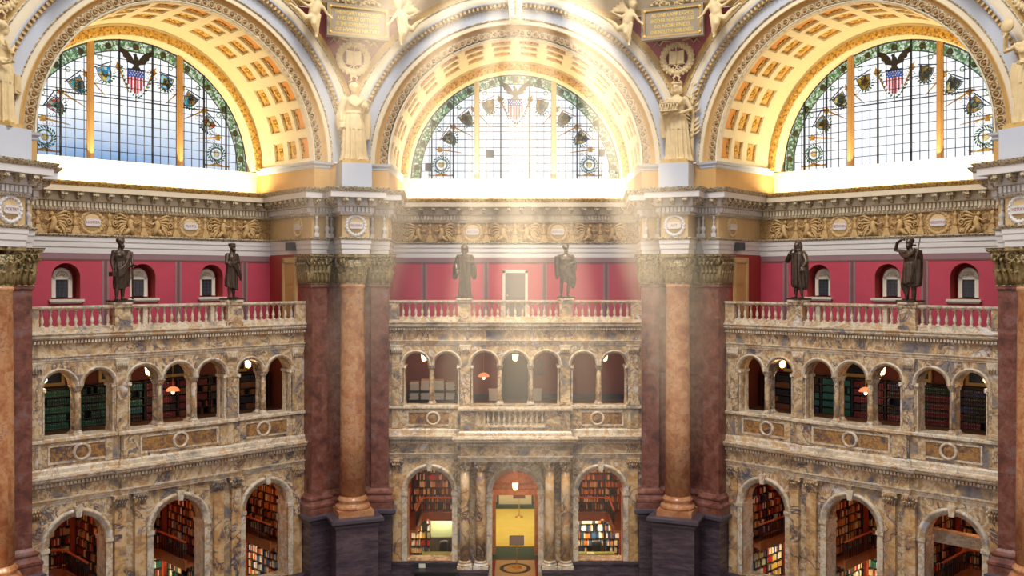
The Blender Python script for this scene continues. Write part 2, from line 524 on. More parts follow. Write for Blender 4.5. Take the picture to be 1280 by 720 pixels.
M['capleaf'] = mat_plain('gilt_bronze_leaf', srgb(158, 138, 94), .45, .2, .35, 14)
M['iron'] = mat_plain('black_iron', srgb(34, 30, 30), .5, .3, .1)
M['wood'] = mat_plain('orange_brown_wood', srgb(150, 84, 44), .45, var=.15, scale=5)
M['rail'] = mat_plain('red_brown_handrail', srgb(176, 84, 48), .4, var=.1)
M['case'] = mat_plain('black_bookcase_steel', srgb(42, 34, 32), .5, var=.1)
M['post'] = mat_plain('red_post_paint', srgb(160, 60, 30), .5, var=.06)
M['room_red'] = mat_plain('red_brown_wall_paint', srgb(150, 88, 76), .7, var=.05)
M['room_dark'] = mat_plain('dark_brown_wall_paint', srgb(126, 60, 46), .7, var=.06)
M['floor'] = mat_plain('dark_floor', srgb(70, 52, 44), .4, var=.1)
M['alcove_floor'] = mat_plain('brown_cork_floor', srgb(120, 88, 60), .5, var=.1)
M['door_dark'] = mat_plain('dark_green_brown_door', srgb(62, 56, 50), .4, var=.1)
M['orange_marble'] = mat_marble('orange_door_marble', [(.35, srgb(200, 130, 70)), (.5, srgb(226, 160, 92)), (.68, srgb(232, 190, 136))], srgb(150, 80, 40), 2, 4, .6, .3)
M['yellow'] = mat_plain('yellow_carpet', srgb(214, 196, 92), .9, var=.06, scale=2)
M['green'] = mat_plain('dark_green_carpet', srgb(34, 70, 54), .9, var=.1)
M['rug_beige'] = mat_plain('beige_rug', srgb(206, 192, 140), .9, var=.06)
M['rug_red'] = mat_plain('red_rug_border', srgb(150, 34, 34), .9, var=.1)
M['rug_dark'] = mat_plain('dark_rug_wreath', srgb(70, 66, 46), .9, var=.2, scale=20)
M['paper'] = mat_plain('white_paper', srgb(226, 222, 206), .8, var=.06, scale=30)
M['paper_tan'] = mat_plain('tan_paper', srgb(206, 150, 96), .8, var=.06)
M['desk_green'] = mat_plain('green_desk_top', srgb(120, 120, 50), .35, var=.08)
M['sign_grey'] = mat_plain('grey_sign_board', srgb(150, 148, 156), .5, var=.03)
M['sign_brown'] = mat_plain('brown_sign_board', srgb(110, 56, 40), .5, var=.05)
M['ink'] = mat_plain('red_ink', srgb(176, 110, 104), .7, var=.02)
M['ink_dark'] = mat_plain('dark_ink', srgb(50, 46, 44), .7, var=.02)
M['vent'] = mat_plain('dark_grey_metal', srgb(76, 76, 82), .5, .2, .05)
M['sofa'] = mat_plain('dark_leather', srgb(40, 40, 46), .4, var=.1)
M['lamp_glow'] = mat_emit('lit_lantern_glass', (1, .72, .36, 1), 9)
M['reflection_red'] = mat_emit('red_lamp_reflection', (1, .30, .12, 1), .9)
M['tube_glow'] = mat_emit('lit_lamp_tube', (1, .82, .5, 1), 12)
# window glass
M['clear'] = mat_glass('clear_leaded_glass', (.93, .95, .97, 1))
M['smoky'] = mat_glass('grey_repair_glass', (.34, .32, .32, 1))
M['leafglass'] = mat_glass('green_leaf_glass', (.05, .16, .05, 1), [(.16, .34, .12, 1), (.45, .52, .30, 1), (.7, .74, .6, 1), (.10, .13, .08, 1)], 15)
M['wreathglass'] = mat_glass('green_wreath_glass', (.10, .26, .08, 1), [(.22, .40, .16, 1), (.40, .46, .2, 1), (.08, .15, .06, 1)], 12)
M['eagleglass'] = mat_glass('brown_eagle_glass', (.10, .06, .02, 1), [(.22, .14, .05, 1), (.07, .05, .03, 1)], 16)
M['goldglass'] = mat_glass('amber_glass', (.72, .46, .10, 1), [(.60, .30, .06, 1), (.8, .66, .3, 1)], 14)
M['redglass'] = mat_glass('red_glass', (.72, .10, .12, 1))
M['whiteglass'] = mat_glass('white_stripe_glass', (.92, .84, .84, 1))
M['blueglass'] = mat_glass('blue_glass', (.05, .30, .62, 1))
M['edgeglass'] = mat_glass('dark_edge_glass', (.05, .05, .05, 1))
M['pinkglass'] = mat_glass('pale_red_ribbon_glass', (.66, .38, .30, 1), [(.8, .6, .4, 1)], 10)
M['lead'] = mat_plain('lead_came', srgb(74, 78, 90), .6, .2, .05)
M['leadbar'] = mat_plain('iron_window_bar', srgb(40, 44, 54), .6, .2, .05)
# ------------------------------------------------------------------ heights and planes
VL, VW, VA, VG = 15.8, 18.6, 15.0, 19.2        # loggia front, gallery wall, great arch front, window
JU = 4.70                                       # half width of a bay between its piers
ZSP = 16.2                                      # springing of the great arches
MID = [(-3.79, .464), (-2.61, .464), (-1.18, .49), (0, .49), (1.18, .49), (2.61, .464), (3.79, .464)]
MZB, MZS = 7.12, 8.65
LOW = [(-3.26, .885, 3.82), (0, .915, 3.76), (3.26, .885, 3.82)]
PLINTH = 1.2

# ------------------------------------------------------------------ floor
fl = MB().slab([(27 * cos(2 * pi * i / 64), 27 * sin(2 * pi * i / 64)) for i in range(64)], -.3, 0)
tag(fl.build('floor', M['floor']), 'dark floor of the round hall', kind='structure')

def arch_wall(mb, u0, u1, z0, z1, v0, v1, ops, n=20, mi=0):
    """wall with round-headed openings; ops: (uc, r, zs, zb, column_on_its_right)"""
    cur, colgap = u0, False
    for uc, r, zs, zb, cr in ops:
        if uc - r > cur + 1e-4:
            mb.box(cur, uc - r, v0, v1, zs if colgap else z0, z1, mi)
        if zb > z0: mb.box(uc - r, uc + r, v0, v1, z0, zb, mi)
        for k in range(n):
            a, b = pi - pi * k / n, pi - pi * (k + 1) / n
            xa, za, xb, zb_ = uc + r * cos(a), zs + r * sin(a), uc + r * cos(b), zs + r * sin(b)
            mb.add([(xa, v0, za), (xb, v0, zb_), (xb, v0, z1), (xa, v0, z1), (xa, v1, za), (xb, v1, zb_), (xb, v1, z1), (xa, v1, z1)],
                   [(0, 1, 2, 3), (7, 6, 5, 4), (0, 4, 5, 1), (3, 2, 6, 7)], mi)
        cur, colgap = uc + r, cr
    if u1 > cur: mb.box(cur, u1, v0, v1, z0, z1, mi)
    return mb

def bracket(mb, path, pitch, o0, o1, z0, z1, fill=.55, base=0, mi=0):
    for p, d, n, st in along(path, pitch, base):
        mb.obox(p, d, n, st * fill / 2, o0 - base, o1 - base, z0, z1, mi)
    return mb

def steps(a, b, brk=None):
    """a front path from right to left, with an optional forward break (half width, depth)"""
    if not brk: return [(b, 0), (a, 0)]
    w, dp = brk
    return [(b, 0), (w, 0), (w, -dp), (-w, -dp), (-w, 0), (a, 0)]

def at(path, v): return [(x, y + v) for x, y in path]

# ------------------------------------------------------------------ small capital of leaves and scrolls
def small_capital(mb, cx, cy, z0, z1, r, mi=0):
    h = z1 - z0
    mb.lathe(cx, cy, [(r, z0), (r * 1.15, z0 + .06 * h), (r * .98, z0 + .1 * h), (r * 1.05, z0 + .6 * h), (r * 1.35, z0 + .82 * h)], 12, mi)
    for k in range(8):
        a = 2 * pi * k / 8
        mb.tube([(cx + r * q * cos(a), cy + r * q * sin(a), z0 + t * h) for q, t in ((1.0, .1), (1.12, .35), (1.35, .5), (1.5, .44))], [r * .3, r * .34, r * .24, r * .08], 5, mi)
    for k in range(4):
        a = pi / 4 + pi / 2 * k
        mb.ell((cx + 1.45 * r * cos(a), cy + 1.45 * r * sin(a), z0 + .74 * h), (r * .42, r * .42, r * .42), 8, 6, mi)
    q = r * 1.5
    mb.box(cx - q, cx + q, cy - q, cy + q, z0 + .86 * h, z1, mi)
    return mb

def column_parts(root, cx, cy, z0, z1, r, mat, capmat, basemat, caph, n=16):
    b = MB()
    b.box(cx - r * 1.5, cx + r * 1.5, cy - r * 1.5, cy + r * 1.5, z0, z0 + r * .5)
    zb = z0 + r * .5
    b.lathe(cx, cy, [(r * 1.42, zb), (r * 1.5, zb + r * .2), (r * 1.38, zb + r * .38), (r * 1.18, zb + r * .45), (r * 1.15, zb + r * .6), (r * 1.28, zb + r * .74), (r * 1.08, zb + r * .9), (r, zb + r)], n)
    b.build('base', basemat, root)
    zs, zt = zb + r, z1 - caph
    MB().lathe(cx, cy, [(r, zs), (r, zs + (zt - zs) * .35), (r * .95, zs + (zt - zs) * .75), (r * .9, zt)], n).build('shaft', mat, root)
    small_capital(MB(), cx, cy, zt, z1, r * .9).build('capital', capmat, root)

# ------------------------------------------------------------------ loggia walls
def loggia(bay):
    a = ANG[bay]; side = BAYW[bay]; cen = bay == 'center'
    root = structure('wall_%s_loggia' % bay, a)
    brk = (2.05, .62) if cen else (1.95, .10)
    P = at(steps(-4.9, 4.9, brk), VL)
    Pf = at(steps(-4.9, 4.9), VL)
    # upper cornice, frieze, architrave
    c = MB().sweep(Pf, [(-.3, 9.98), (.02, 9.98), (.05, 10.02), (.05, 10.1), (.16, 10.12), (.2, 10.18), (.2, 10.24), (.24, 10.28), (.24, 10.32), (-.3, 10.32)])
    c.build('cornice', M['siena_pale'], root)
    bracket(MB(), Pf, .105, .04, .13, 10.0, 10.09, .6).build('dentil_course', M['siena_pale'], root)
    MB().sweep(Pf, [(-.3, 9.60), (.0, 9.60), (.0, 9.98), (-.3, 9.98)]).build('frieze', M['siena'], root)
    MB().sweep(Pf, [(-.3, 9.42), (.02, 9.42), (.02, 9.48), (.05, 9.49), (.05, 9.55), (.09, 9.58), (.09, 9.61), (-.3, 9.61)]).build('architrave', M['siena_pale'], root)
    # middle arcade
    ops = [(u, r, MZS, MZB, i in (0, 2, 3, 5)) for i, (u, r) in enumerate(MID)]
    arch_wall(MB(), -4.9, 4.9, 7.0, 9.45, VL, VL + .62, ops).build('arcade', M['siena'], root)
    for i, (u, r) in enumerate(MID):
        MB().ring(u, MZS, [(r, VL + .02), (r, VL - .03), (r + .05, VL - .045), (r + .055, VL - .06), (r + .11, VL - .07), (r + .125, VL)], 24).build('archivolt', M['siena_pale'], root)
    for u in (-1.9, 1.9, -4.5, 4.5):
        w = .17 if abs(u) < 3 else .2
        b = MB().box(u - w, u + w, VL - .05, VL + .01, 7.14, 9.22)
        b.box(u - w - .04, u + w + .04, VL - .09, VL + .01, 7.14, 7.3)
        b.build('pilaster', M['siena'], root)
        q = MB().box(u - w - .05, u + w + .05, VL - .1, VL + .01, 9.36, 9.42)
        q.prism([(u - w, 9.12), (u + w, 9.12), (u + w + .04, 9.36), (u - w - .04, 9.36)], VL - .09, VL + .01)
        for k in range(5):
            x = u - w + 2 * w * (k + .5) / 5
            q.tube([(x, VL - .08, 9.13), (x, VL - .12, 9.24), (x, VL - .15, 9.33)], [.03, .035, .015], 5)
        q.build('pilaster_capital', M['siena_pale'], root)
    # imposts at the ends of each group of arches, moulded jamb pilasters
    jb = MB()
    for i, (u, r) in enumerate(MID):
        for sg in (-1, 1):
            if (sg > 0 and i in (0, 2, 3, 5)) or (sg < 0 and i in (1, 3, 4, 6)): continue
            x = u + sg * r
            x0, x1 = (x - .05, x + .04) if sg > 0 else (x - .04, x + .05)
            for vv in (VL - .02, VL + .36):
                jb.box(x0 - .0, x1, vv, vv + .2, 7.12, 7.24)
                jb.box(x0 + .01, x1 - .01, vv + .02, vv + .18, 7.24, 8.5)
                jb.box(x0 - .03, x1 + .03, vv - .02, vv + .22, 8.56, 8.65)
                jb.ell((x0 + .01 if sg > 0 else x1 - .01, vv + .0, 8.55), (.05, .05, .05), 8, 6)
    jb.build('jamb_pilaster', M['siena_pale'], root)
    # sill and parapet
    MB().sweep(P, [(-.3, 6.98), (.02, 6.98), (.1, 7.02), (.1, 7.1), (.06, 7.13), (-.7 if not cen else -.3, 7.13)]).build('sill', M['siena_pale'], root)
    if not cen:
        MB().sweep(P, [(-.6, 5.95), (0, 5.95), (0, 7.0), (-.6, 7.0)]).build('parapet', M['siena'], root)
    else:
        b = MB().box(-4.9, -2.05, VL, VL + .62, 5.95, 7.0).box(2.05, 4.9, VL, VL + .62, 5.95, 7.0)
        b.box(-2.05, 2.05, VL + .02, VL + .62, 5.95, 6.4)
        b.box(-2.05, 2.05, VL - .6, VL + .1, 5.95, 6.38)
        b.box(-2.05, 2.05, VL + .3, VL + .62, 6.4, 7.0)
        b.box(-2.05, -1.12, VL - .62, VL + .05, 6.3, 7.0).box(1.12, 2.05, VL - .62, VL + .05, 6.3, 7.0)
        b.build('parapet', M['siena'], root)
    MB().sweep(P, [(-.2, 5.95), (.12, 5.95), (.12, 6.03), (.07, 6.06), (.07, 6.18), (.02, 6.24), (-.2, 6.24)]).build('parapet_base', M['siena_pale'], root)
    dv = 0
    pn = [(-3.13, 1.0), (3.13, 1.0)] + ([] if cen else [(0, 1.35)])
    for u, w in pn:
        v = VL - (0 if abs(u) > 2 else brk[1])
        f = MB()
        for x0, x1, z0, z1 in ((u - w, u + w, 6.86, 6.92), (u - w, u + w, 6.34, 6.40), (u - w, u - w + .06, 6.4, 6.86), (u + w - .06, u + w, 6.4, 6.86)):
            f.box(x0, x1, v - .035, v + .01, z0, z1)
        f.build('panel_moulding', M['siena_pale'], root)
        MB().box(u - w + .08, u + w - .08, v - .012, v + .01, 6.42, 6.84).build('panel', M['siena_dark'], root)
        ro = MB().ring(u, 6.63, [(.19, v - .01), (.2, v - .07), (.27, v - .07), (.28, v)], 24, 0, 2 * pi)
        ro.build('roundel_rim', M['siena_pale'], root)
        MB().ring(u, 6.63, [(0.001, v - .05), (.12, v - .045), (.195, v - .02)], 24, 0, 2 * pi).build('roundel', M['siena_dark'], root)
    for u in ((-2.3, 2.3, -4.5, 4.5) if cen else (-1.65, 1.65, -4.5, 4.5, -2.2, 2.2)):
        v = VL - (brk[1] if abs(u) < brk[0] else 0)
        w = .24 if abs(u) < 4 else .2
        MB().box(u - w, u + w, v - .04, v + .01, 6.26, 6.98).build('parapet_die', M['siena'], root)
    # lower cornice, frieze, architrave
    MB().sweep(P, [(-.3, 5.66), (.03, 5.66), (.06, 5.7), (.06, 5.8), (.2, 5.82), (.26, 5.88), (.26, 5.93), (.3, 5.96), (.3, 6.0), (-.2, 6.0)]).build('lower_cornice', M['siena_pale'], root)
    bracket(MB(), P, .115, .05, .15, 5.70, 5.79, .6).build('lower_dentil_course', M['siena_pale'], root)
    MB().sweep(P, [(-.3, 5.3), (0, 5.3), (0, 5.67), (-.3, 5.67)]).build('lower_frieze', M['siena'], root)
    MB().sweep(P, [(-.3, 5.1), (.02, 5.1), (.02, 5.17), (.05, 5.18), (.05, 5.24), (.1, 5.27), (.1, 5.31), (-.3, 5.31)]).build('lower_architrave', M['siena_pale'], root)
    if cen:
        MB().box(-2.03, 2.03, VL - .59, VL + .05, 5.12, 5.9).build('porch_soffit', M['siena'], root)
    # ground arches
    ops = [(u, r, zs, 0 if (cen and u == 0) else PLINTH, False) for u, r, zs in LOW]
    arch_wall(MB(), -4.9, 4.9, 0, 5.2, VL, VL + .7, ops, 28).build('ground_arcade', M['siena'], root)
    for u, r, zs in LOW:
        MB().ring(u, zs, [(r - .03, VL + .12), (r - .03, VL - .05), (r + .07, VL - .06), (r + .08, VL - .085), (r + .17, VL - .1), (r + .19, VL)], 32).build('ground_archivolt', M['siena_pale'], root)
        MB().prism([(u - .075, zs + r - .06), (u + .075, zs + r - .06), (u + .12, zs + r + .27), (u - .12, zs + r + .27)], VL - .16, VL + .05).build('keystone', M['siena_pale'], root)
        jm = MB(); im = MB()
        for sg in (-1, 1):
            x = u + sg * r
            x0, x1 = sorted((x - sg * .03, x + sg * .17))
            zb = 0 if cen and u == 0 else PLINTH
            jm.box(x0, x1, VL - .05, VL + .05, zb, zs - .12)
            jm.box(min(x, x - sg * .03), max(x, x - sg * .03), VL, VL + .7, zb, zs - .12)
            im.box(x0 - .03, x1 + .03, VL - .09, VL + .05, zs - .12, zs)
            im.box(min(x, x - sg * .06), max(x, x - sg * .06), VL, VL + .72, zs - .12, zs)
        jm.build('arch_jamb', M['siena_pale'], root); im.build('impost', M['siena_pale'], root)
    # pilasters of the ground floor
    us = [-4.5, 4.5] if cen else [-4.5, -2.0, -1.36, 1.36, 2.0, 4.5]
    for u in us:
        v = VL - (0 if abs(u) > 3 else brk[1]); w = .17
        MB().box(u - w, u + w, v - .06, VL + .01, PLINTH, 4.75).build('ground_pilaster', M['siena_col'], root)
        q = MB().prism([(u - w, 4.72), (u + w, 4.72), (u + w + .05, 5.02), (u - w - .05, 5.02)], v - .09, VL + .01)
        q.box(u - w - .07, u + w + .07, v - .13, VL + .01, 5.02, 5.1)
        q.box(u - w - .015, u + w + .015, v - .08, VL + .01, 4.70, 4.74)
        for row, zz in ((0, 4.74), (1, 4.86)):
            for k in range(4):
                x = u - w + 2 * w * (k + .5) / 4 + (.04 * row - .02)
                q.tube([(x, v - .07, zz), (x, v - .13, zz + .1), (x, v - .17, zz + .17), (x, v - .2, zz + .14)], [.035, .045, .03, .01], 5)
        for sg in (-1, 1): q.ell((u + sg * (w + .05), v - .1, 4.97), .05, 8, 6)
        q.build('ground_capital', M['siena'], root)
    # dark marble base of the wall
    db = MB()
    segs = [(-4.9, 4.9)] if not cen else [(-4.9, -1.08), (1.08, 4.9)]
    for x0, x1 in segs:
        db.box(x0, x1, VL - .14, VL + .02, 0, PLINTH - .1); db.box(x0, x1, VL - .18, VL + .02, PLINTH - .1, PLINTH)
    db.build('plinth', M['darkbase'], root)
    return root

for bay in ANG: loggia(bay)

# ------------------------------------------------------------------ small columns of the middle arcades
GAPS = [(0, 1), (2, 3), (3, 4), (5, 6)]
ORD = ['first', 'second', 'third', 'fourth', 'fifth', 'sixth', 'seventh']
proto_small = None
def small_column():
    r = empty('gallery_column')
    column_parts(r, 0, 0, 7.13, 8.65, .095, M['siena'], M['siena_pale'], M['siena_pale'], .17, 14)
    return r
for bay in ANG:
    for i, j in GAPS:
        u = (MID[i][0] + MID[i][1] + MID[j][0] - MID[j][1]) / 2
        for row, vv in (('front', VL + .13), ('rear', VL + .49)):
            if proto_small is None: o = proto_small = small_column()
            else: o = copy_tree(proto_small)
            place(o, ANG[bay], (u, vv, 0))
            tag(o, '%s marble column between %s and %s arches, upper %s arcade' % (row, ORD[i], ORD[j], BAYW[bay]), 'column', 'small columns of the %s arcade' % BAYW[bay])

# four freestanding columns of the middle porch
for k, (u, nm) in enumerate(((-1.9, 'outermost left'), (-1.3, 'left, next to the doorway'), (1.3, 'right, next to the doorway'), (1.9, 'outermost right'))):
    o = empty('porch_column', 0, (u, VL - .36, 0))
    column_parts(o, 0, 0, 1.05, 5.1, .19, M['siena_col'], M['siena'], M['siena_pale'], .38, 20)
    tag(o, 'veined marble column of the doorway porch, ' + nm, 'column', 'porch columns')
for sg, nm in ((-1, 'left'), (1, 'right')):
    o = MB().box(-.58, .58, -.32, .3, 0, .95).box(-.62, .62, -.36, .32, .95, 1.05).box(-.62, .62, -.36, .32, 0, .12).build('column_pedestal', M['darkbase'])
    place(o, 0, (sg * 1.6, VL - .36, 0)); tag(o, 'dark stone pedestal under the two %s porch columns' % nm, 'pedestal', 'porch pedestals')

# ------------------------------------------------------------------ piers
def bayp(u, v): return (u * cos(pi / 8) + v * sin(pi / 8), v * cos(pi / 8) - u * sin(pi / 8))
RJ = [bayp(-4.83, 16.1), bayp(-4.75, 15.2), bayp(-5.40, 15.2), bayp(-5.40, 15.45), bayp(-5.95, 15.45)]
RB = [bayp(-5.08, 19.0), bayp(-4.75, 15.2), bayp(-5.40, 15.2), bayp(-5.40, 15.45), bayp(-5.95, 15.45)]
def mir(p): return [(-x, y) for x, y in reversed(p)]
SHAFT = RJ + mir(RJ)
BW = .5
def withblock(pts, fr): return pts[:4] + [(BW, pts[3][1] + .06), (BW, fr), (-BW, fr), (-BW, pts[3][1] + .06)] + mir(pts[:4])
FR = 15.02
ENT = withblock(RB, FR)
CORN = [RB[0], RB[1], (BW, 16.2), (BW, FR), (-BW, FR), (-BW, 16.2)] + mir(RB[:2])
SIDE = {'left': 'left of the middle bay', 'right': 'right of the middle bay', 'farleft': 'at the far left', 'farright': 'at the far right'}
MED = {'left': 'PHILOSOPHY', 'right': 'ART', 'farleft': 'POETRY', 'farright': 'HISTORY'}

def wreath(mb, c, r, t, dx, n=18, leaf=True):
    """a leaf wreath in the plane facing -y of its frame"""
    for k in range(n):
        a = 2 * pi * k / n
        p = Vector((c[0] + r * cos(a), c[1], c[2] + r * sin(a)))
        mb.ell(p, (t * .9, t * .6, t * .9), 6, 4)
        for sg in (-1, 1):
            q = Vector((c[0] + (r + sg * t * .8) * cos(a + .12), c[1] + .01, c[2] + (r + sg * t * .8) * sin(a + .12)))
            mb.ell(q, (t * .5, t * .4, t * .7), 5, 4)
    mb.ring(c[0], c[2], [(r - t, c[1] + .03), (r - t * .5, c[1] - t * .3), (r + t * .5, c[1] - t * .3), (r + t, c[1] + .03)], 28, 0, 2 * pi)
    return mb

def medallion(parent, loc, rot, r, body, tsize, plaque=True, mat=None):
    e = wreath(MB(), (0, 0, 0), r, r * .17, 0)
    o = e.build('wreath', mat or M['relief'], parent); o.location = loc; o.rotation_euler = (0, 0, rot)
    d = MB().ring(0, 0, [(.001, -.0), (r * .8, .0), (r * .85, .03)], 24, 0, 2 * pi).build('disc', M['frieze_tan'], o)
    w, h = r * .72, r * .34
    c = r * .1
    MB().prism([(-w, -h + c), (-w + c, -h + c), (-w + c, -h), (w - c, -h), (w - c, -h + c), (w, -h + c), (w, h - c), (w - c, h - c), (w - c, h), (-w + c, h), (-w + c, h - c), (-w, h - c)], -.05, .0).build('plaque', M['white_plaster'], o)
    if body: text('lettering', body, tsize, M['ink'], o, (0, -.055, 0), (pi / 2, 0, 0), .003, xs=min(1, r * 1.3 / (len(body) * tsize * .62)))
    return o

def leaf(mb, p, d, n, w, h, z0, curl, mi=0):
    """an acanthus leaf standing on the face at plan point p and curling outward"""
    pts = [(p[0] + n[0] * o, p[1] + n[1] * o, z0 + t * h) for o, t in ((0, 0), (.02, .4), (.05, .75), (curl, 1.0), (curl * 1.35, .93), (curl * 1.25, .82))]
    mb.tube(pts, [w * .55, w * .62, w * .6, w * .45, w * .3, w * .08], 6, mi, True, .55)

def spiral(mb, c, ax, r, turns, t0, t1, sg=1, a0=0, mi=0, n=20):
    pts = []; rad = []
    for k in range(n + 1):
        q = k / n; a = a0 + sg * turns * 2 * pi * q; rr = r * (1 - .85 * q)
        pts.append((c[0] + ax[0] * rr * cos(a), c[1] + ax[1] * rr * cos(a), c[2] + rr * sin(a)))
        rad.append(t0 + (t1 - t0) * q)
    mb.tube(pts, rad, 6, mi)

def pier(key):
    a = PANG[key]
    nm = {'left': 'pier_left', 'right': 'pier_right', 'farleft': 'pier_far_left', 'farright': 'pier_far_right'}[key]
    root = structure('wall_' + nm, a)
    # core
    core = [bayp(-5.16, 19.0), bayp(-4.85, 15.35), (.9, 16.5), (.45, 16.65)]; core = core + mir(core)
    MB().slab([(x, y + .02) for x, y in core], 0, ZSP).build('core', M['tan'], root)
    MB().sweep(SHAFT, [(-.3, 3.4), (.0, 3.4), (0, 11.75), (-.3, 11.75)]).build('pilaster_cluster', M['red'], root)
    MB().sweep(SHAFT, [(-.2, 11.62), (0.0, 11.62), (.05, 11.66), (.05, 11.72), (0, 11.76)]).build('pilaster_neck', M['red'], root)
    MB().sweep(SHAFT, [(0, 3.35), (.2, 3.35), (.2, 3.6), (.22, 3.64), (.22, 3.72), (.14, 3.78), (.11, 3.86), (.15, 3.92), (.15, 3.97), (.06, 4.02), (0, 4.1)]).build('pilaster_base', M['red'], root)
    # pedestal
    PB = withblock(RJ, 14.33)
    PB = [(x * 1.0, y) for x, y in PB]
    PB = RJ[:4] + [(.66, 16.4), (.66, 14.9), (-.66, 14.9), (-.66, 16.4)] + mir(RJ[:4])
    MB().sweep(PB, [(-.2, 0), (.1, 0), (.1, 3.05), (-.2, 3.05)]).build('pedestal', M['darkbase'], root)
    MB().slab([(.7, 16.4), (.7, 14.82), (-.7, 14.82), (-.7, 16.4)], 3.3, 3.36).build('pedestal_top', M['darkcap'], root)
    MB().sweep(PB, [(0, 3.0), (.12, 3.0), (.14, 3.06), (.14, 3.12), (.2, 3.16), (.28, 3.22), (.28, 3.33), (.2, 3.37), (0, 3.37), (-.3, 3.37)]).build('pedestal_cap', M['darkcap'], root)
    # pilaster capitals
    cb = MB().sweep(SHAFT, [(0, 11.74), (.05, 11.76), (.0, 11.8), (.02, 12.4), (.1, 12.62), (.16, 12.66), (.16, 12.74)])
    cb.build('pilaster_capital', M['caps'], root)
    lf = MB()
    for p, d, n, st in along(SHAFT, .19, .02):
        leaf(lf, p, d, n, st * .8, .42, 11.8, .12)
        leaf(lf, p + d * st * .5, d, n, st * .75, .72, 11.84, .16)
    for q in (RJ[1], RJ[2], (-RJ[1][0], RJ[1][1]), (-RJ[2][0], RJ[2][1])):
        s = 1 if q[0] > 0 else -1
        for ax in ((s * .38, -.92), (s * .92, .38)):
            spiral(lf, (q[0] + ax[0] * .02, q[1] + ax[1] * .02 - .06, 12.58), ax, .17, 1.6, .05, .02, -1, pi)
    lf.build('pilaster_leaves', M['capleaf'], root)
    MB().sweep(SHAFT, [(0, 12.74), (.2, 12.74), (.24, 12.78), (.24, 12.83), (.27, 12.86), (-.2, 12.86)]).build('abacus', M['caps'], root)
    # entablature
    ar = MB()
    for p, z0, z1, o in ((ENT, 12.85, 13.04, 0), (ENT, 13.04, 13.22, .03), (ENT, 13.22, 13.36, .055)):
        ar.sweep(p, [(-.3, z0), (o, z0), (o, z1), (-.3, z1)])
    ar.slab([(x * .98, y + .02) for x, y in ENT], 12.85, 12.9)
    ar.build('architrave', M['white_plaster'], root)
    MB().sweep(ENT, [(0, 13.35), (.07, 13.36), (.12, 13.42), (.12, 13.46), (0, 13.47)]).build('architrave_bead', M['orn_leaf'], root)
    fr = MB().sweep(ENT, [(-.3, 13.46), (-.01, 13.46), (-.01, 14.26), (-.3, 14.26)])
    fr.build('frieze', M['frieze_tan'], root)
    tp = MB()
    tp.sweep(CORN, [(0, 14.24), (.05, 14.24), (.09, 14.3), (.07, 14.34), (.07, 14.54), (.17, 14.56), (.2, 14.62), (.2, 14.86), (.5, 14.86), (.5, 15.06), (-.4, 15.06)])
    tp.build('cornice', M['white_plaster'], root)
    MB().sweep(CORN, [(.49, 15.04), (.5, 15.06), (.55, 15.1), (.6, 15.17), (.62, 15.22), (-.4, 15.24)]).build('cornice_leaf_moulding', M['orn_leaf'], root)
    bracket(MB(), CORN, .135, .06, .17, 14.36, 14.53, .6, .07).build('dentil_course', M['white_plaster'], root)
    bracket(MB(), CORN, .07, .05, .1, 14.26, 14.31, .5).build('egg_moulding', M['orn_leaf'], root)
    md = MB()
    for p, d, n, st in along(CORN, .42, .2):
        md.obox(p, d, n, .09, 0, .27, 14.74, 14.86); md.obox(p, d, n, .075, 0, .2, 14.66, 14.74); md.obox(p, d, n, .06, 0, .1, 14.6, 14.66)
        md.ell((p.x + n.x * .24, p.y + n.y * .24, 14.76), (.06, .06, .06), 6, 4)
    md.build('modillion_course', M['orn_leaf'], root)
    medallion(root, (0, FR - .03, 13.87), 0, .34, MED[key], .13, mat=M['white_plaster'])
    for s in (-1, 1):
        # side medallion on the jamb
        c = (RB[1][0] * .72 + RB[0][0] * .28, RB[1][1] * .72 + RB[0][1] * .28)
        dvec = Vector((RB[1][0] - RB[0][0], RB[1][1] - RB[0][1])).normalized()
        nrm = Vector((-dvec.y, dvec.x))
        ang = atan2(nrm.y, nrm.x) + pi / 2
        medallion(root, (s * (c[0] + nrm.x * .02), c[1] + nrm.y * .02, 13.87), s * ang, .33, '', .1, mat=M['plaster_statue'])
        for cx, cy in ((BW + .14, 16.38), (BW + .34, 16.14), (BW + .76, 15.98)):
            k = .7
            MB().box(s * cx - .08, s * cx + .08, cy - .22, cy - .06, 13.47, 13.62).lathe(s * cx, cy - .14, [(.07, 13.62), (.05, 13.66), (.09, 13.74), (.1, 13.82), (.04, 13.88), (.03, 13.94), (.05, 13.96), (.035, 14.0), (.03, 14.12), (.06, 14.15), (.05, 14.2), (.03, 14.25)], 10).build('candelabrum', M['white_plaster'], root)
    # impost block above the entablature
    IMP = [bayp(-JU, 19.4), bayp(-JU, 14.95), bayp(-5.35, 14.95), bayp(-5.35, 15.25), bayp(-5.85, 15.25)]
    IMP = IMP + mir(IMP)
    MB().sweep(IMP, [(-.3, 15.2), (0, 15.2), (0, 15.98), (-.3, 15.98)]).build('impost_block', M['tan'], root)
    MB().sweep(IMP, [(-.3, 15.96), (.0, 15.96), (.03, 16.0), (.03, 16.08), (.1, 16.12), (.12, 16.2), (-.3, 16.2)]).build('impost_moulding', M['bluegrey'], root)
    MB().slab([(x, y + .03) for x, y in ([IMP[0], IMP[1], IMP[2]] + mir(IMP[:3]))], 15.15, 16.19).build('impost_core', M['tan'], root)
    # giant column
    col = empty('giant_column', a, (0, 15.56, 0))
    R = .46
    b = MB().box(-.64, .64, -.64, .64, 3.36, 3.58)
    b.lathe(0, 0, [(.62, 3.58), (.65, 3.65), (.6, 3.74), (.52, 3.77), (.5, 3.83), (.56, 3.9), (.55, 3.95), (.49, 3.98), (.47, 4.05)], 32)
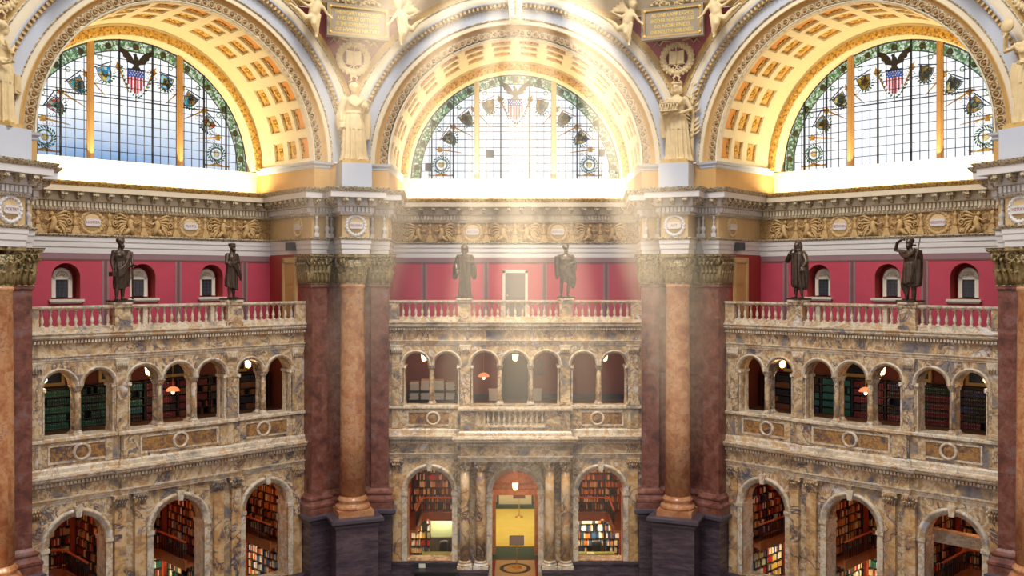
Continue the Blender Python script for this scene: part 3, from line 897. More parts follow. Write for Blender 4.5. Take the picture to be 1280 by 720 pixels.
    b.build('base', M['pinkcol'], col)
    MB().lathe(0, 0, [(.47, 4.05), (.455, 6.5), (.44, 9), (.415, 11.6), (.45, 11.66), (.45, 11.72), (.41, 11.76)], 40).build('shaft', M['pinkcol'], col)
    k = MB().lathe(0, 0, [(.4, 11.74), (.44, 11.78), (.39, 11.82), (.4, 12.3), (.5, 12.62)], 24)
    k.build('capital', M['caps'], col)
    lv = MB()
    for i in range(10):
        t = 2 * pi * i / 10
        for ro, (zz, hh, cc) in enumerate(((11.8, .36, .12), (11.84, .62, .17))):
            q = t + ro * pi / 10
            nn = (cos(q), sin(q)); leaf(lv, (nn[0] * .39, nn[1] * .39), None, nn, .16, hh, zz, cc)
    for i in range(4):
        t = pi / 4 + i * pi / 2
        ax = (cos(t), sin(t))
        for sd in (-1, 1):
            off = Vector((-sin(t), cos(t))) * .05 * sd
            spiral(lv, (ax[0] * .56 + off.x, ax[1] * .56 + off.y, 12.58), ax, .17, 1.7, .05, .02, -1, pi)
        lv.tube([(cos(t) * q, sin(t) * q, z) for q, z in ((.4, 12.2), (.42, 12.42), (.5, 12.6), (.6, 12.74))], [.05, .05, .05, .03], 6)
    lv.build('acanthus_leaves', M['capleaf'], col)
    ab = MB()
    pl = []
    for i in range(4):
        t = pi / 4 + i * pi / 2
        c0 = Vector((cos(t), sin(t))) * .74
        tv = Vector((-sin(t), cos(t))) * .08
        pl += [tuple(c0 - tv), tuple(c0 + tv)]
        m_ = Vector((cos(t + pi / 4), sin(t + pi / 4))) * .44
        pl.append(tuple(m_))
    ab.slab(pl, 12.74, 12.86)
    for i in range(4): ab.ell((cos(i * pi / 2) * .47, sin(i * pi / 2) * .47, 12.78), (.09, .09, .1), 8, 6)
    ab.build('abacus', M['capleaf'], col)
    tag(col, 'giant pink marble column with gilded capital, %s' % SIDE[key], 'column', 'giant columns on the piers')
    # pedestal of the plaster statue
    o = MB().box(-.54, .54, -.54, .54, 15.24, 16.12).build('statue_pedestal', M['bluegrey'])
    place(o, a, (0, 15.38, 0)); tag(o, 'plain white block pedestal under the cream statue, %s' % SIDE[key], 'pedestal', 'white pedestals on the piers')

for k in PANG: pier(k)
M['boss'] = mat_plain('brown_gilt_boss', srgb(150, 112, 66), .5, .3, .1)
M['coffer_pale'] = mat_plain('pale_orange_coffer_paint', srgb(232, 186, 110), .6, var=.05)
# ------------------------------------------------------------------ gallery walls above the loggias
def clip_wedge(o):
    bm = bmesh.new(); bm.from_mesh(o.data)
    for s in (1, -1):
        g = bm.verts[:] + bm.edges[:] + bm.faces[:]
        bmesh.ops.bisect_plane(bm, geom=g, plane_co=(0, 0, 0), plane_no=(s * cos(pi / 8), -sin(pi / 8), 0), clear_outer=True)
    bm.to_mesh(o.data); bm.free()
    return o

NICHE = [-2.6, 0.0, 2.6]
WN = {'left': 1, 'center': 2, 'right': 3}
win_no = [10]
def gallery(bay):
    a = ANG[bay]; cen = bay == 'center'
    root = structure('wall_%s_gallery' % bay, a)
    ops = [] if cen else [(u, .46, 12.02, 11.25, False) for u in NICHE]
    if cen:
        MB().box(-5.05, 5.05, VW, VW + .3, 10.3, 12.9).build('painted_wall', M['pinkwall'], root)
    else:
        arch_wall(MB(), -5.05, 5.05, 10.3, 12.9, VW, VW + .06, ops, 20).build('painted_wall', M['pinkwall'], root)
        rv = MB()
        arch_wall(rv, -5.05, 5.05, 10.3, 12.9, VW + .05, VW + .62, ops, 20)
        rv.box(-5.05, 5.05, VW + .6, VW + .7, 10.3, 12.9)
        rv.build('niche_reveal', M['redreveal'], root)
    # painted stripes
    st = MB(); s2 = MB()
    us = [-3.74, -1.2, 1.2, 3.74] if cen else [-1.3, 1.3, -3.95, 3.95]
    for u in us:
        st.box(u - .12, u + .12, VW - .012, VW + .01, 10.3, 12.82); s2.box(u - .05, u + .05, VW - .016, VW + .01, 10.3, 12.6)
    st.box(-5, 5, VW - .01, VW + .01, 12.62, 12.84); s2.box(-5, 5, VW - .014, VW + .01, 12.57, 12.63)
    st.build('painted_stripe', M['stripe'], root); s2.build('painted_line', M['stripe2'], root)
    # side returns behind the piers with a cream door
    for sg in (-1, 1):
        A = Vector((sg * 5.05, 18.6)); B = Vector((sg * 4.83, 16.05)); d = (B - A).normalized(); n = Vector((-d.y, d.x))
        if n.x * sg > 0: n = -n
        L = (B - A).length
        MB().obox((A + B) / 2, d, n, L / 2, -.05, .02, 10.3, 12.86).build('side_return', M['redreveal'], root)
        if not ((bay == 'left' and sg > 0) or (bay == 'right' and sg < 0)): continue
        D = structure('door_%d' % win_no[0], a); win_no[0] += 1
        c = A + d * 1.75
        f = MB()
        f.obox(c - d * .5, d, n, .08, .02, .09, 10.3, 12.7).obox(c + d * .5, d, n, .08, .02, .09, 10.3, 12.7).obox(c, d, n, .58, .02, .09, 12.55, 12.75)
        f.build('door_frame', M['cream_wood'], D)
        l = MB().obox(c, d, n, .43, .02, .05, 10.3, 12.55)
        for z0, z1 in ((10.5, 11.6), (11.75, 12.4)):
            l.obox(c, d, n, .3, .05, .065, z0, z1)
        l.build('door_leaf', M['tan'], D)
    MB().box(-4.95, 4.95, VL + .1, VW + .1, 10.22, 10.32).build('walkway', M['floor'], root)
    if cen:
        D = structure('door_1', a)
        f = MB().box(-.52, -.41, VW - .07, VW, 10.32, 12.3).box(.41, .52, VW - .07, VW, 10.32, 12.3).box(-.52, .52, VW - .07, VW, 12.18, 12.32)
        f.build('door_frame', M['white_wood'], D)
        MB().box(-.41, .41, VW - .03, VW, 10.32, 12.18).build('door_panel', M['grey_panel'], D)
        MB().ell((-.32, VW - .07, 11.25), .04, 8, 6).build('door_knob', M['brass'], D)
    else:
        for u in NICHE:
            W = structure('window_%d' % win_no[0], a); win_no[0] += 1
            v = VW + .42
            f = MB()
            ring_o, ring_i = .32, .23
            f.ring(u, 12.0, [(.20, v + .05), (.20, v - .02), (.23, v - .05), (.31, v - .05), (.33, v - .02), (.33, v + .05)], 20)
            for sg in (-1, 1): f.box(min(u + sg * .2, u + sg * .33), max(u + sg * .2, u + sg * .33), v - .05, v + .05, 11.32, 12.0)
            f.box(u - .3, u + .3, v - .05, v + .05, 11.93, 12.02)
            f.build('window_frame', M['white_wood'], W)
            t = MB().ring(u, 12.02, [(.001, v + .0), (.2, v + .0)], 16)
            for k in range(7):
                q = pi * (k + .5) / 7
                t.tube([(u + .05 * cos(q), v - .01, 12.02 + .05 * sin(q)), (u + .17 * cos(q), v - .01, 12.02 + .17 * sin(q))], [.012, .03], 5)
            t.build('shell_lunette', M['white_wood'], W)
            MB().box(u - .2, u + .2, v, v + .03, 11.34, 11.93).build('window_pane', M['dark_pane'], W)
            g = MB()
            for x in (-.07, .07): g.box(u + x - .008, u + x + .008, v - .012, v, 11.34, 11.93)
            for k in range(1, 5): g.box(u - .2, u + .2, v - .01, v, 11.34 + k * .118 - .006, 11.34 + k * .118 + .006)
            g.build('glazing_bar', M['vent'], W)
            MB().box(u - .56, u + .56, VW - .12, VW + .44, 11.19, 11.27).box(u - .5, u + .5, VW - .06, VW + .2, 11.13, 11.2).build('window_sill', M['white_wood'], W)
    return root

TRIM = {'left': 1, 'center': 2, 'right': 3}
NAMES = {'left': ('HOMER', 'PLATO'), 'center': ('BACON', 'MICHELANGELO'), 'right': ('BEETHOVEN', 'HERODOTUS')}
def entablature(bay):
    a = ANG[bay]
    root = structure('trim_%d' % TRIM[bay], a)
    P = [(5.1, VW), (-5.1, VW)]
    ar = MB()
    for z0, z1, o in ((12.82, 13.03, .02), (13.03, 13.22, .05), (13.22, 13.36, .08)): ar.sweep(P, [(-.2, z0), (o, z0), (o, z1), (-.2, z1)])
    ar.build('architrave', M['white_plaster'], root)
    MB().sweep(P, [(0, 13.35), (.09, 13.36), (.15, 13.42), (.15, 13.46), (0, 13.47)]).build('architrave_bead', M['orn_leaf'], root)
    MB().sweep(P, [(-.3, 13.46), (.01, 13.46), (.01, 14.28), (-.3, 14.28)]).build('frieze', M['frieze_bg'], root)
    MB().sweep(P, [(0, 14.24), (.07, 14.24), (.1, 14.3), (.08, 14.34), (.08, 14.54), (.18, 14.56), (.2, 14.62), (.2, 14.86), (.52, 14.86), (.52, 15.04), (-.4, 15.04)]).build('cornice', M['plaster'], root)
    MB().sweep(P, [(.5, 15.03), (.53, 15.05), (.57, 15.09), (.62, 15.15), (.63, 15.2), (.5, 15.2), (.5, 15.04)]).build('cornice_leaf_moulding', M['orn_gold'], root)
    bracket(MB(), P, .135, .07, .18, 14.36, 14.53, .6, 0).build('dentil_course', M['plaster'], root)
    bracket(MB(), P, .075, .06, .12, 14.26, 14.31, .5, 0).build('egg_moulding', M['orn_leaf'], root)
    md = MB()
    for p, d, n, st in along(P, .52, 0):
        md.obox(p, d, n, .1, .2, .47, 14.74, 14.86); md.obox(p, d, n, .08, .2, .4, 14.66, 14.74); md.obox(p, d, n, .06, .2, .3, 14.6, 14.66)
        md.ell((p.x, p.y - .44, 14.76), .06, 6, 4)
    md.build('modillion_course', M['orn_leaf'], root)
    for u, nm in zip((-1.75, 1.75), NAMES[bay]):
        medallion(root, (u, VW - .03, 13.87), 0, .36, nm, .13)
    # urns and winged figures of the frieze
    v = VW - .02
    for u in (-2.32, -1.18, 1.18, 2.32, 0, 3.5, -3.5):
        b = MB().box(u - .13, u + .13, v - .1, v + .02, 13.47, 13.56).prism([(u - .11, 13.56), (u + .11, 13.56), (u + .06, 13.74), (u - .06, 13.74)], v - .08, v + .02)
        b.lathe(u, v, [(.06, 13.74), (.09, 13.8), (.05, 13.9), (.035, 14.0), (.06, 14.06), (.09, 14.15), (.03, 14.18), (.05, 14.23)], 10)
        b.build('candelabrum', M['relief'], root)
    for u0, s in ((0, -1), (0, 1), (3.5, -1), (-3.5, 1), (3.5, 1), (-3.5, -1)):
        b = MB(); X = lambda q: u0 + s * q
        if abs(X(1)) > 4.6:
            b.ell((X(.45), v - .04, 14.02), (.3, .06, .14), 8, 6)
            b.build('winged_figure', M['relief'], root); continue
        b.ell((X(.42), v - .06, 14.1), (.07, .07, .08), 8, 6)                       # head
        b.tube([(X(.46), v - .05, 14.02), (X(.5), v - .07, 13.86), (X(.44), v - .06, 13.66), (X(.34), v - .05, 13.5)], [.07, .1, .1, .05], 8)
        b.tube([(X(.44), v - .06, 13.98), (X(.3), v - .08, 13.88), (X(.12), v - .07, 13.95)], [.035, .03, .025], 6)
        b.tube([(X(.48), v - .06, 13.7), (X(.62), v - .06, 13.56), (X(.74), v - .05, 13.5)], [.09, .06, .03], 6)
        for k in range(6):                                                            # wing feathers
            t = .25 + .3 * k
            L = .5 - .04 * k
            x0, z0 = .52 + .03 * k, 14.04 - .05 * k
            b.tube([(X(x0), v - .03, z0), (X(x0 + L * .6 * cos(t * .5)), v - .05, z0 + .16 - .07 * k), (X(x0 + L * cos(t * .4)), v - .03, z0 + .14 - .12 * k)], [.04, .05, .02], 5)
        spiral(b, (X(.66), v - .03, 13.63), (s, 0), .13, 1.5, .03, .02, 1, pi)
        spiral(b, (X(.98), v - .03, 13.84), (s, 0), .13, 1.4, .03, .02, -1, pi)
        spiral(b, (X(.95), v - .03, 14.1), (s, 0), .09, 1.2, .025, .015, 1, pi)
        b.box(X(.95) - .08, X(.95) + .08, v - .06, v + .02, 13.52, 13.66)
        b.ell((X(.95), v - .06, 13.59), .045, 6, 4)
        b.build('winged_figure', M['relief'], root)
    # trough, apron and sill of the great window
    MB().box(-JU - .3, JU + .3, VW - .3, VG - .1, 15.0, 15.06).box(-JU - .05, JU + .05, VG - .16, VG + .1, 15.0, 16.02).build('window_apron', M['plaster'], root)
    MB().box(-JU - .02, JU + .02, VG - .3, VG + .1, 15.98, 16.08).box(-JU - .02, JU + .02, VG - .24, VG + .1, 15.9, 15.98).build('window_sill_moulding', M['plaster'], root)
    for k, (z0, z1) in enumerate(()): pass
    area('window_cove_light', rz(a, (0, VW - .22, 15.17)), rz(a, (0, VG - .1, 18.4)), 8.9, COVE, (1.0, .83, .52), .12)
    if bay != 'center':
        sg = 1 if bay == 'left' else -1
        o = MB().box(-.2, .2, -.06, .14, 0, .3).box(-.17, .17, -.075, -.06, .03, .27).build('loudspeaker', M['vent'])
        A = Vector((sg * 5.05, 18.6)); B = Vector((sg * 4.83, 16.05)); d = (B - A).normalized()
        p = A + d * 2.05
        place(o, a, (p.x - sg * .2, p.y, 13.0), rot=sg * -pi / 2 + sg * .1)
        tag(o, 'small dark grey box on the white moulding beside the %s pier' % bay, 'speaker', 'dark boxes beside the piers')

COVE = 430
RINGS = [('arch_edge', 'plaster', [(4.70, 15.3), (4.70, 14.98), (4.75, 14.98)]),
         ('guilloche_band', 'orn_band', [(4.75, 15.0), (5.05, 15.0)]),
         ('arch_cavetto', 'tan', [(5.05, 15.0), (5.08, 14.98), (5.13, 14.94), (5.17, 14.88)]),
         ('gilt_fillet', 'gold', [(5.17, 14.9), (5.17, 14.86), (5.21, 14.86)]),
         ('cream_band', 'plaster', [(5.21, 14.88), (5.37, 14.88)]),
         ('bead_row', 'orn_leaf', [(5.37, 14.88), (5.37, 14.84), (5.42, 14.84)]),
         ('blue_grey_band', 'bluegrey', [(5.42, 14.84), (5.76, 14.82)]),
         ('leaf_moulding', 'orn_leaf', [(5.76, 14.82), (5.8, 14.72), (5.92, 14.62)]),
         ('white_fillet', 'bluegrey', [(5.92, 14.62), (5.92, 14.58), (5.99, 14.58)]),
         ('outer_cream_band', 'plaster', [(5.99, 14.6), (6.08, 14.56), (6.16, 14.6), (6.26, 14.6)]),
         ('outer_bead_row', 'orn_leaf', [(6.26, 14.6), (6.26, 14.57), (6.31, 14.57)]),
         ('gold_border', 'gold', [(6.31, 14.6), (6.56, 14.64)])]
NC = 14
def coffer_mesh(row, v0, v1):
    """one coffer drawn at the crown of the vault, turned into place afterwards"""
    da = pi / NC / 2
    k = .76 if row == 0 else .66
    h = da * k
    b = MB()
    def ringp(r0, r1, q0, q1, a0, a1, mi):
        b.ring(0, 0, [(r0, q0), (r1, q0), (r1, q1), (r0, q1)], 6, pi / 2 + a0, pi / 2 + a1, mi, False, True)
    t = .012
    for j, (r, w) in enumerate(((4.725, .03), (4.76, .06))):
        ringp(r, 4.83, v0, v0 + w, -h, h, j); ringp(r, 4.83, v1 - w, v1, -h, h, j)
        wa = w / 4.7
        ringp(r, 4.83, v0, v1, -h, -h + wa, j); ringp(r, 4.83, v0, v1, h - wa, h, j)
    b.ring(0, 0, [(4.80, v0 + .05), (4.80, v1 - .05)], 6, pi / 2 - h, pi / 2 + h, 2, False)
    if row:
        vm = (v0 + v1) / 2
        for i in range(5):
            q = 2 * pi * i / 5
            b.ell((.11 * cos(q), vm + .11 * sin(q), 4.79), (.08, .08, .05), 6, 4, 3)
        b.ell((0, vm, 4.77), (.07, .07, .07), 8, 6, 3)
    else:
        n = 7
        for i in range(n):
            q = -h + .05 + (2 * h - .1) * i / (n - 1)
            for vv in (v0 + .13, v1 - .13):
                b.box(4.7 * sin(q) - .03, 4.7 * sin(q) + .03, vv - .025, vv + .025, 4.76 * cos(q), 4.82 * cos(q), 1)
    return b
CROWS = [(15.1, 15.9), (16.12, 16.68), (17.0, 17.64)]
CM = [coffer_mesh(i, *v).mesh('coffer', [M['coffer_rib'], M['orn_gold'], M['coffer'] if i == 0 else M['coffer_pale'], M['gilt']]) for i, v in enumerate(CROWS)]

def great_arch(bay):
    a = ANG[bay]
    root = structure('wall_%s_arch' % bay, a)
    for nm, mt, prof in RINGS:
        o = MB().ring(0, ZSP, prof, 72).build(nm, M[mt], root); clip_wedge(o)
    # round bosses of the guilloche, blocks of the leaf moulding
    g = MB()
    for k in range(61):
        q = pi * (k + .5) / 61
        c = Vector((4.90 * cos(q), 14.99, ZSP + 4.90 * sin(q)))
        st = len(g.v)
        g.ring(0, 0, [(.001, -.02), (.05, -.02), (.06, 0)], 10, 0, 2 * pi, 0)
        g.ring(0, 0, [(.09, 0), (.1, -.02), (.115, -.02), (.125, 0)], 14, 0, 2 * pi, 1)
        g.xf(Matrix.Translation(c), st)
    clip_wedge(g.build('guilloche_boss', [M['boss'], M['relief']], root))
    g = MB()
    for k in range(112):
        q = pi * (k + .5) / 112
        st = len(g.v)
        g.box(-.032, .032, 14.6, 14.8, 5.79, 5.92); g.xf(Matrix.Translation((0, 0, ZSP)) @ Matrix.Rotation(pi / 2 - q, 4, 'Y'), st)
    clip_wedge(g.build('leaf_block', M['relief'], root))
    # coffered vault
    rib = MB()
    def ringp(v0, v1, a0=0, a1=pi, n=56): rib.ring(0, ZSP, [(4.70, v0), (4.82, v0), (4.82, v1), (4.70, v1)], n, a0, a1, 0, False, True)
    for v0, v1 in ((15.0, 15.1), (15.9, 16.12), (16.68, 17.0), (17.64, VW)): ringp(v0, v1)
    for i, (v0, v1) in enumerate(CROWS):
        k = .76 if i == 0 else .66
        for j in range(NC + 1):
            c = pi * j / NC; w = pi / NC / 2 * (1 - k)
            ringp(v0, v1, max(0, c - w), min(pi, c + w), 3)
    rib.build('vault_rib', M['coffer_rib'], root)
    MB().ring(0, ZSP, [(4.83, 15.0), (4.83, VW + .1)], 56).build('vault_shell', M['coffer'], root)
    for i in range(3):
        for j in range(NC):
            o = bpy.data.objects.new('coffer', CM[i]); COL.objects.link(o); o.parent = root
            o.location = (0, 0, ZSP); o.rotation_euler = (0, pi / 2 - pi * (j + .5) / NC, 0)
    # frame of the window
    MB().ring(0, ZSP - .1, [(4.86, VW), (4.72, VW - .03), (4.70, VW)], 64).ring(0, ZSP - .1, [(4.40, VW), (4.36, VW + .02), (4.36, VG + .05)], 64).build('window_reveal', M['coffer_rib'], root)
    MB().ring(0, ZSP - .1, [(4.70, VW + .0), (4.68, VW - .03), (4.42, VW - .03), (4.40, VW + .0)], 64).build('gilt_window_band', M['orn_gold'], root)
    g = MB()
    for k in range(53):
        q = pi * (k + .5) / 53
        g.ell((4.55 * cos(q), VW - .04, ZSP - .1 + 4.55 * sin(q)), (.07, .035, .07), 8, 6)
    g.build('gilt_rosette', M['gilt'], root)

def half_disc(mb, r, v, zc, u0, u1, z0=0, n=24, mi=0):
    """slice of a half disc between u0 and u1"""
    top = []
    for k in range(n + 1):
        u = u0 + (u1 - u0) * k / n
        top.append((u, zc + sqrt(max(0, r * r - u * u))))
    vs = []; fs = []
    for u, z in top: vs += [(u, v, zc + z0), (u, v, max(z, zc + z0))]
    for k in range(n): fs.append((2 * k, 2 * k + 2, 2 * k + 3, 2 * k + 1))
    return mb.add(vs, fs, mi)

def poly_plate(mb, pts, v, th=.012, mi=0): return mb.prism(pts, v - th, v, mi)

SHIELD = [(-.5, .5), (-.3, .44), (0, .5), (.3, .44), (.5, .5), (.47, 0), (.36, -.34), (.18, -.52), (0, -.62), (-.18, -.52), (-.36, -.34), (-.47, 0)]
PAL = [[(.55, .78, .86, 1), (.12, .42, .62, 1), (.86, .72, .30, 1), (.16, .12, .08, 1)], [(.72, .52, .16, 1), (.25, .16, .06, 1), (.5, .62, .64, 1)], [(.12, .55, .62, 1), (.70, .40, .08, 1), (.05, .2, .3, 1)],
       [(.20, .12, .04, 1), (.76, .58, .12, 1), (.10, .16, .10, 1)], [(.80, .86, .84, 1), (.3, .34, .2, 1), (.6, .16, .1, 1)], [(.85, .72, .42, 1), (.22, .30, .22, 1), (.14, .12, .1, 1)]]
SG = [mat_glass('coat_of_arms_glass_%d' % i, p[0], p[1:], 10) for i, p in enumerate(PAL)]

def great_window(bay):
    a = ANG[bay]
    zc = ZSP - .1
    W = structure('window_%d' % WN[bay], a)
    v = VG
    R = 4.36
    half_disc(MB(), R, v, zc, -R, R, 0, 96).build('clear_glass', M['clear'], W)
    MB().ring(0, zc, [(3.96, v - .02), (4.3, v - .02)], 72, 0, pi).build('leaf_border', M['leafglass'], W)
    e = MB().ring(0, zc, [(4.3, v - .03), (R + .02, v - .03)], 72).ring(0, zc, [(3.93, v - .03), (3.97, v - .03)], 72)
    e.build('border_edge', M['edgeglass'], W)
    bs = MB()
    for k in range(13):
        q = pi * (k + .5) / 13
        bs.ring(4.13 * cos(q), zc + 4.13 * sin(q), [(.001, v - .03), (.12, v - .03)], 14, 0, 2 * pi)
    bs.build('border_roundel', M['eagleglass'], W)
    g = MB()
    hgt = lambda u, r=R: sqrt(max(0, r * r - u * u))
    u = -4.2
    xs = [k * .3 for k in range(-14, 15)]
    for x in xs:
        if hgt(x) > .1: g.box(x - .011, x + .011, v - .03, v - .005, zc, zc + hgt(x, 3.95 if abs(x) < 3.9 else R))
    for k in range(1, 13):
        z = k * .33
        w = hgt(z, 3.95)
        g.box(-w, w, v - .03, v - .005, zc + z - .011, zc + z + .011)
    g.build('lead_came', M['lead'], W)
    for x in (-3.48, -2.58, -.6, .6, 2.58, 3.48):
        MB().box(x - .028, x + .028, v - .06, v - .005, zc, zc + hgt(x)).build('window_bar', M['leadbar'], W)
    z = 2.2; w = hgt(z)
    MB().box(-w, w, v - .045, v - .005, zc + z - .018, zc + z + .018).build('saddle_bar', M['leadbar'], W)
    for x in (-1.61, 1.61):
        MB().box(x - .1, x + .1, v - .14, v + .02, zc, zc + hgt(x) + .02).box(x - .06, x + .06, v - .18, v - .1, zc, zc + hgt(x)).build('mullion', M['coffer_rib'] if bay == 'center' else M['tan'], W)
    # eagle above a striped shield
    q = v - .035
    eg = MB()
    def P(pts, mi=0): poly_plate(eg, [(x, z + zc) for x, z in pts], q)
    for s in (-1, 1):
        P([(s * .05, 3.48), (s * .12, 3.72), (s * .22, 3.86), (s * .36, 3.98), (s * .55, 4.05), (s * .66, 4.02), (s * .56, 3.96), (s * .58, 3.88), (s * .48, 3.82), (s * .47, 3.72), (s * .36, 3.66), (s * .34, 3.56), (s * .2, 3.52)])
    P([(-.1, 3.42), (.1, 3.42), (.12, 3.6), (.08, 3.76), (.03, 3.8), (.02, 3.88), (-.06, 3.9), (-.12, 3.85), (-.08, 3.8), (-.1, 3.62)])
    P([(-.12, 3.42), (.12, 3.42), (.2, 3.3), (.1, 3.32), (0, 3.28), (-.1, 3.32), (-.2, 3.3)])
    eg.build('eagle', M['eagleglass'], W)
    sh = poly_plate(MB(), [(-.33, 3.32 + zc), (.33, 3.32 + zc), (.33, 3.35 + zc), (-.33, 3.35 + zc)], q).build('flag_shield', M['edgeglass'], W)
    wd, zt, zm = .31, 3.32, 3.06
    poly = MB(); poly_plate(poly, [(-wd, zm + zc), (wd, zm + zc), (wd, zt + zc), (-wd, zt + zc)], q); poly.build('blue_chief', M['blueglass'], sh)
    for k in range(11):
        x0 = -wd + 2 * wd * k / 11; x1 = x0 + 2 * wd / 11
        xm = abs((x0 + x1) / 2)
        zb = 2.46 + .38 * (xm / wd) ** 2
        b = MB(); poly_plate(b, [(x0, zb + zc), (x1, zb + zc), (x1, zm + zc), (x0, zm + zc)], q); b.build('stripe', M['redglass' if k % 2 == 0 else 'whiteglass'], sh)
    stt = MB()
    for r_ in range(3):
        for c_ in range(6 - r_ % 2):
            x = -.24 + .096 * (c_ + .5 * (r_ % 2)); z = 3.12 + .07 * r_
            pts = [(x + (.03 if i % 2 == 0 else .013) * sin(pi * i / 5), z + zc + (.03 if i % 2 == 0 else .013) * cos(pi * i / 5)) for i in range(10)]
            poly_plate(stt, pts, q - .012)
    stt.build('star', M['white_plaster'], sh)
    lw = MB()
    for s in (-1, 1):
        for k in range(9):
            t = k / 8
            x = s * (.04 + .5 * sin(pi * .5 * t)); z = 2.3 + 1.0 * t ** 1.3
            for dx, dz in ((.05, .05), (-.04, .06)):
                poly_plate(lw, [(x, z + zc), (x + s * dx + .03, z + dz + zc - .03), (x + s * dx * 1.9, z + dz * 1.6 + zc), (x + s * dx - .03, z + dz + zc + .02)], q - .002)
    lw.build('laurel', M['wreathglass'], W)
    # coats of arms, torches and wreaths along the curve
    i = 0
    for s in (-1, 1):
        for deg in (20, 39, 58):
            t = radians(deg); c = (s * 3.22 * sin(t), 3.22 * cos(t))
            rot = -s * t * .85
            def T(x, y, k=.46): return (c[0] + k * (x * cos(rot) - y * sin(rot)), zc + c[1] + k * (x * sin(rot) + y * cos(rot)))
            o = MB(); ns = len(SHIELD)
            o.add([(T(x * k_, y * k_)[0], q, T(x * k_, y * k_)[1]) for k_ in (1.0, 1.14) for x, y in SHIELD], [(i_, (i_ + 1) % ns, ns + (i_ + 1) % ns, ns + i_) for i_ in range(ns)])
            so = o.build('coat_of_arms', M['edgeglass'], W)
            b = MB(); poly_plate(b, [T(x, y) for x, y in SHIELD], q - .012)
            b.build('field', SG[(i * 2 + {'left': 0, 'center': 1, 'right': 3}[bay]) % 6], so)
            f2 = MB(); poly_plate(f2, [T(x * .5, y * .5 - .02) for x, y in SHIELD], q - .022)
            f2.build('charge', SG[(i * 3 + 2 + {'left': 0, 'center': 2, 'right': 1}[bay]) % 6], so)
            sp = MB(); poly_plate(sp, [T(-.75, .52), T(.8, .75), T(.8, .83), T(-.75, .6)], q - .01); sp.build('scroll', M['pinkglass' if bay == 'center' else 'edgeglass'], so)
            lv = MB()
            for k in range(10):
                y = pi * 1.05 + pi * .9 * k / 9
                bx, by = .62 * cos(y), .62 * sin(y) + .05
                poly_plate(lv, [T(bx, by), T(bx * 1.2 + .1, by * 1.2), T(bx * 1.45, by * 1.45), T(bx * 1.2 - .1, by * 1.2 - .06)], q)
            y = (.05, 1.0)
            lv.build('sprig', M['wreathglass'], so)
            cl = MB()
            cc = T(.0, 1.25)
            cl.ring(cc[0], cc[1], [(.06, q), (.1, q)], 12, 0, 2 * pi); cl.build('curl', M['wreathglass'], so)
            i += 1
        for deg in (9.5, 29.5, 48.5, 67.5):
            t = radians(deg); c = (s * 3.1 * sin(t), 3.1 * cos(t)); rot = -s * t * 1.0 - s * .25
            def T2(x, y): return (c[0] + x * cos(rot) - y * sin(rot), zc + c[1] + x * sin(rot) + y * cos(rot))
            o = MB(); poly_plate(o, [T2(-.012, -.62), T2(.012, -.62), T2(.035, .2), T2(-.035, .2)], q); to = o.build('torch', M['goldglass'], W)
            b = MB(); poly_plate(b, [T2(-.08, .18), T2(.08, .18), T2(.12, .34), T2(.04, .36), T2(.03, .5), T2(-.05, .38), T2(-.12, .36)], q); b.build('flame', M['goldglass'], to)
            r_ = MB()
            for k in range(4):
                cc = T2(.13 * (-1) ** k, -.1 + .1 * k); r_.ring(cc[0], cc[1], [(.05, q), (.07, q)], 10, 0, 2 * pi)
            r_.build('ribbon', M['pinkglass'], to)
        t = radians(79); cx, cz = s * 3.14 * sin(t), zc + 3.14 * cos(t)
        wr = MB()
        for k in range(22):
            y = 2 * pi * k / 22
            for rr in (.2, .3):
                x, z = cx + rr * cos(y), cz + rr * sin(y)
                y2 = y + 1.0
                poly_plate(wr, [(x, z), (x + .06 * cos(y2) + .03 * sin(y2), z + .06 * sin(y2) - .03 * cos(y2)), (x + .14 * cos(y2), z + .14 * sin(y2)), (x + .06 * cos(y2) - .03 * sin(y2), z + .06 * sin(y2) + .03 * cos(y2))], q)
        wo = wr.build('wreath', M['wreathglass'], W)
        bb = MB(); poly_plate(bb, [(cx - .5, zc + .12), (cx + .5, zc + .12), (cx + .56, zc + .2), (cx + .3, zc + .17), (cx, zc + .26), (cx - .3, zc + .17), (cx - .56, zc + .2)], q); bb.build('base_scroll', M['goldglass'], wo)
        MB().ring(cx, cz, [(.001, q - .01), (.13, q - .01)], 14, 0, 2 * pi).build('bow', M['goldglass'], wo)
    if bay == 'center':
        for x, z in ((-1.05, 1.05), (-3.62, .5), (3.6, 1.1)):
            MB().box(x - .14, x + .14, v - .05, v - .035, zc + z - .155, zc + z + .155).build('repair_pane', M['smoky'], W)
for bay in ANG:
    gallery(bay); entablature(bay); great_arch(bay); great_window(bay)

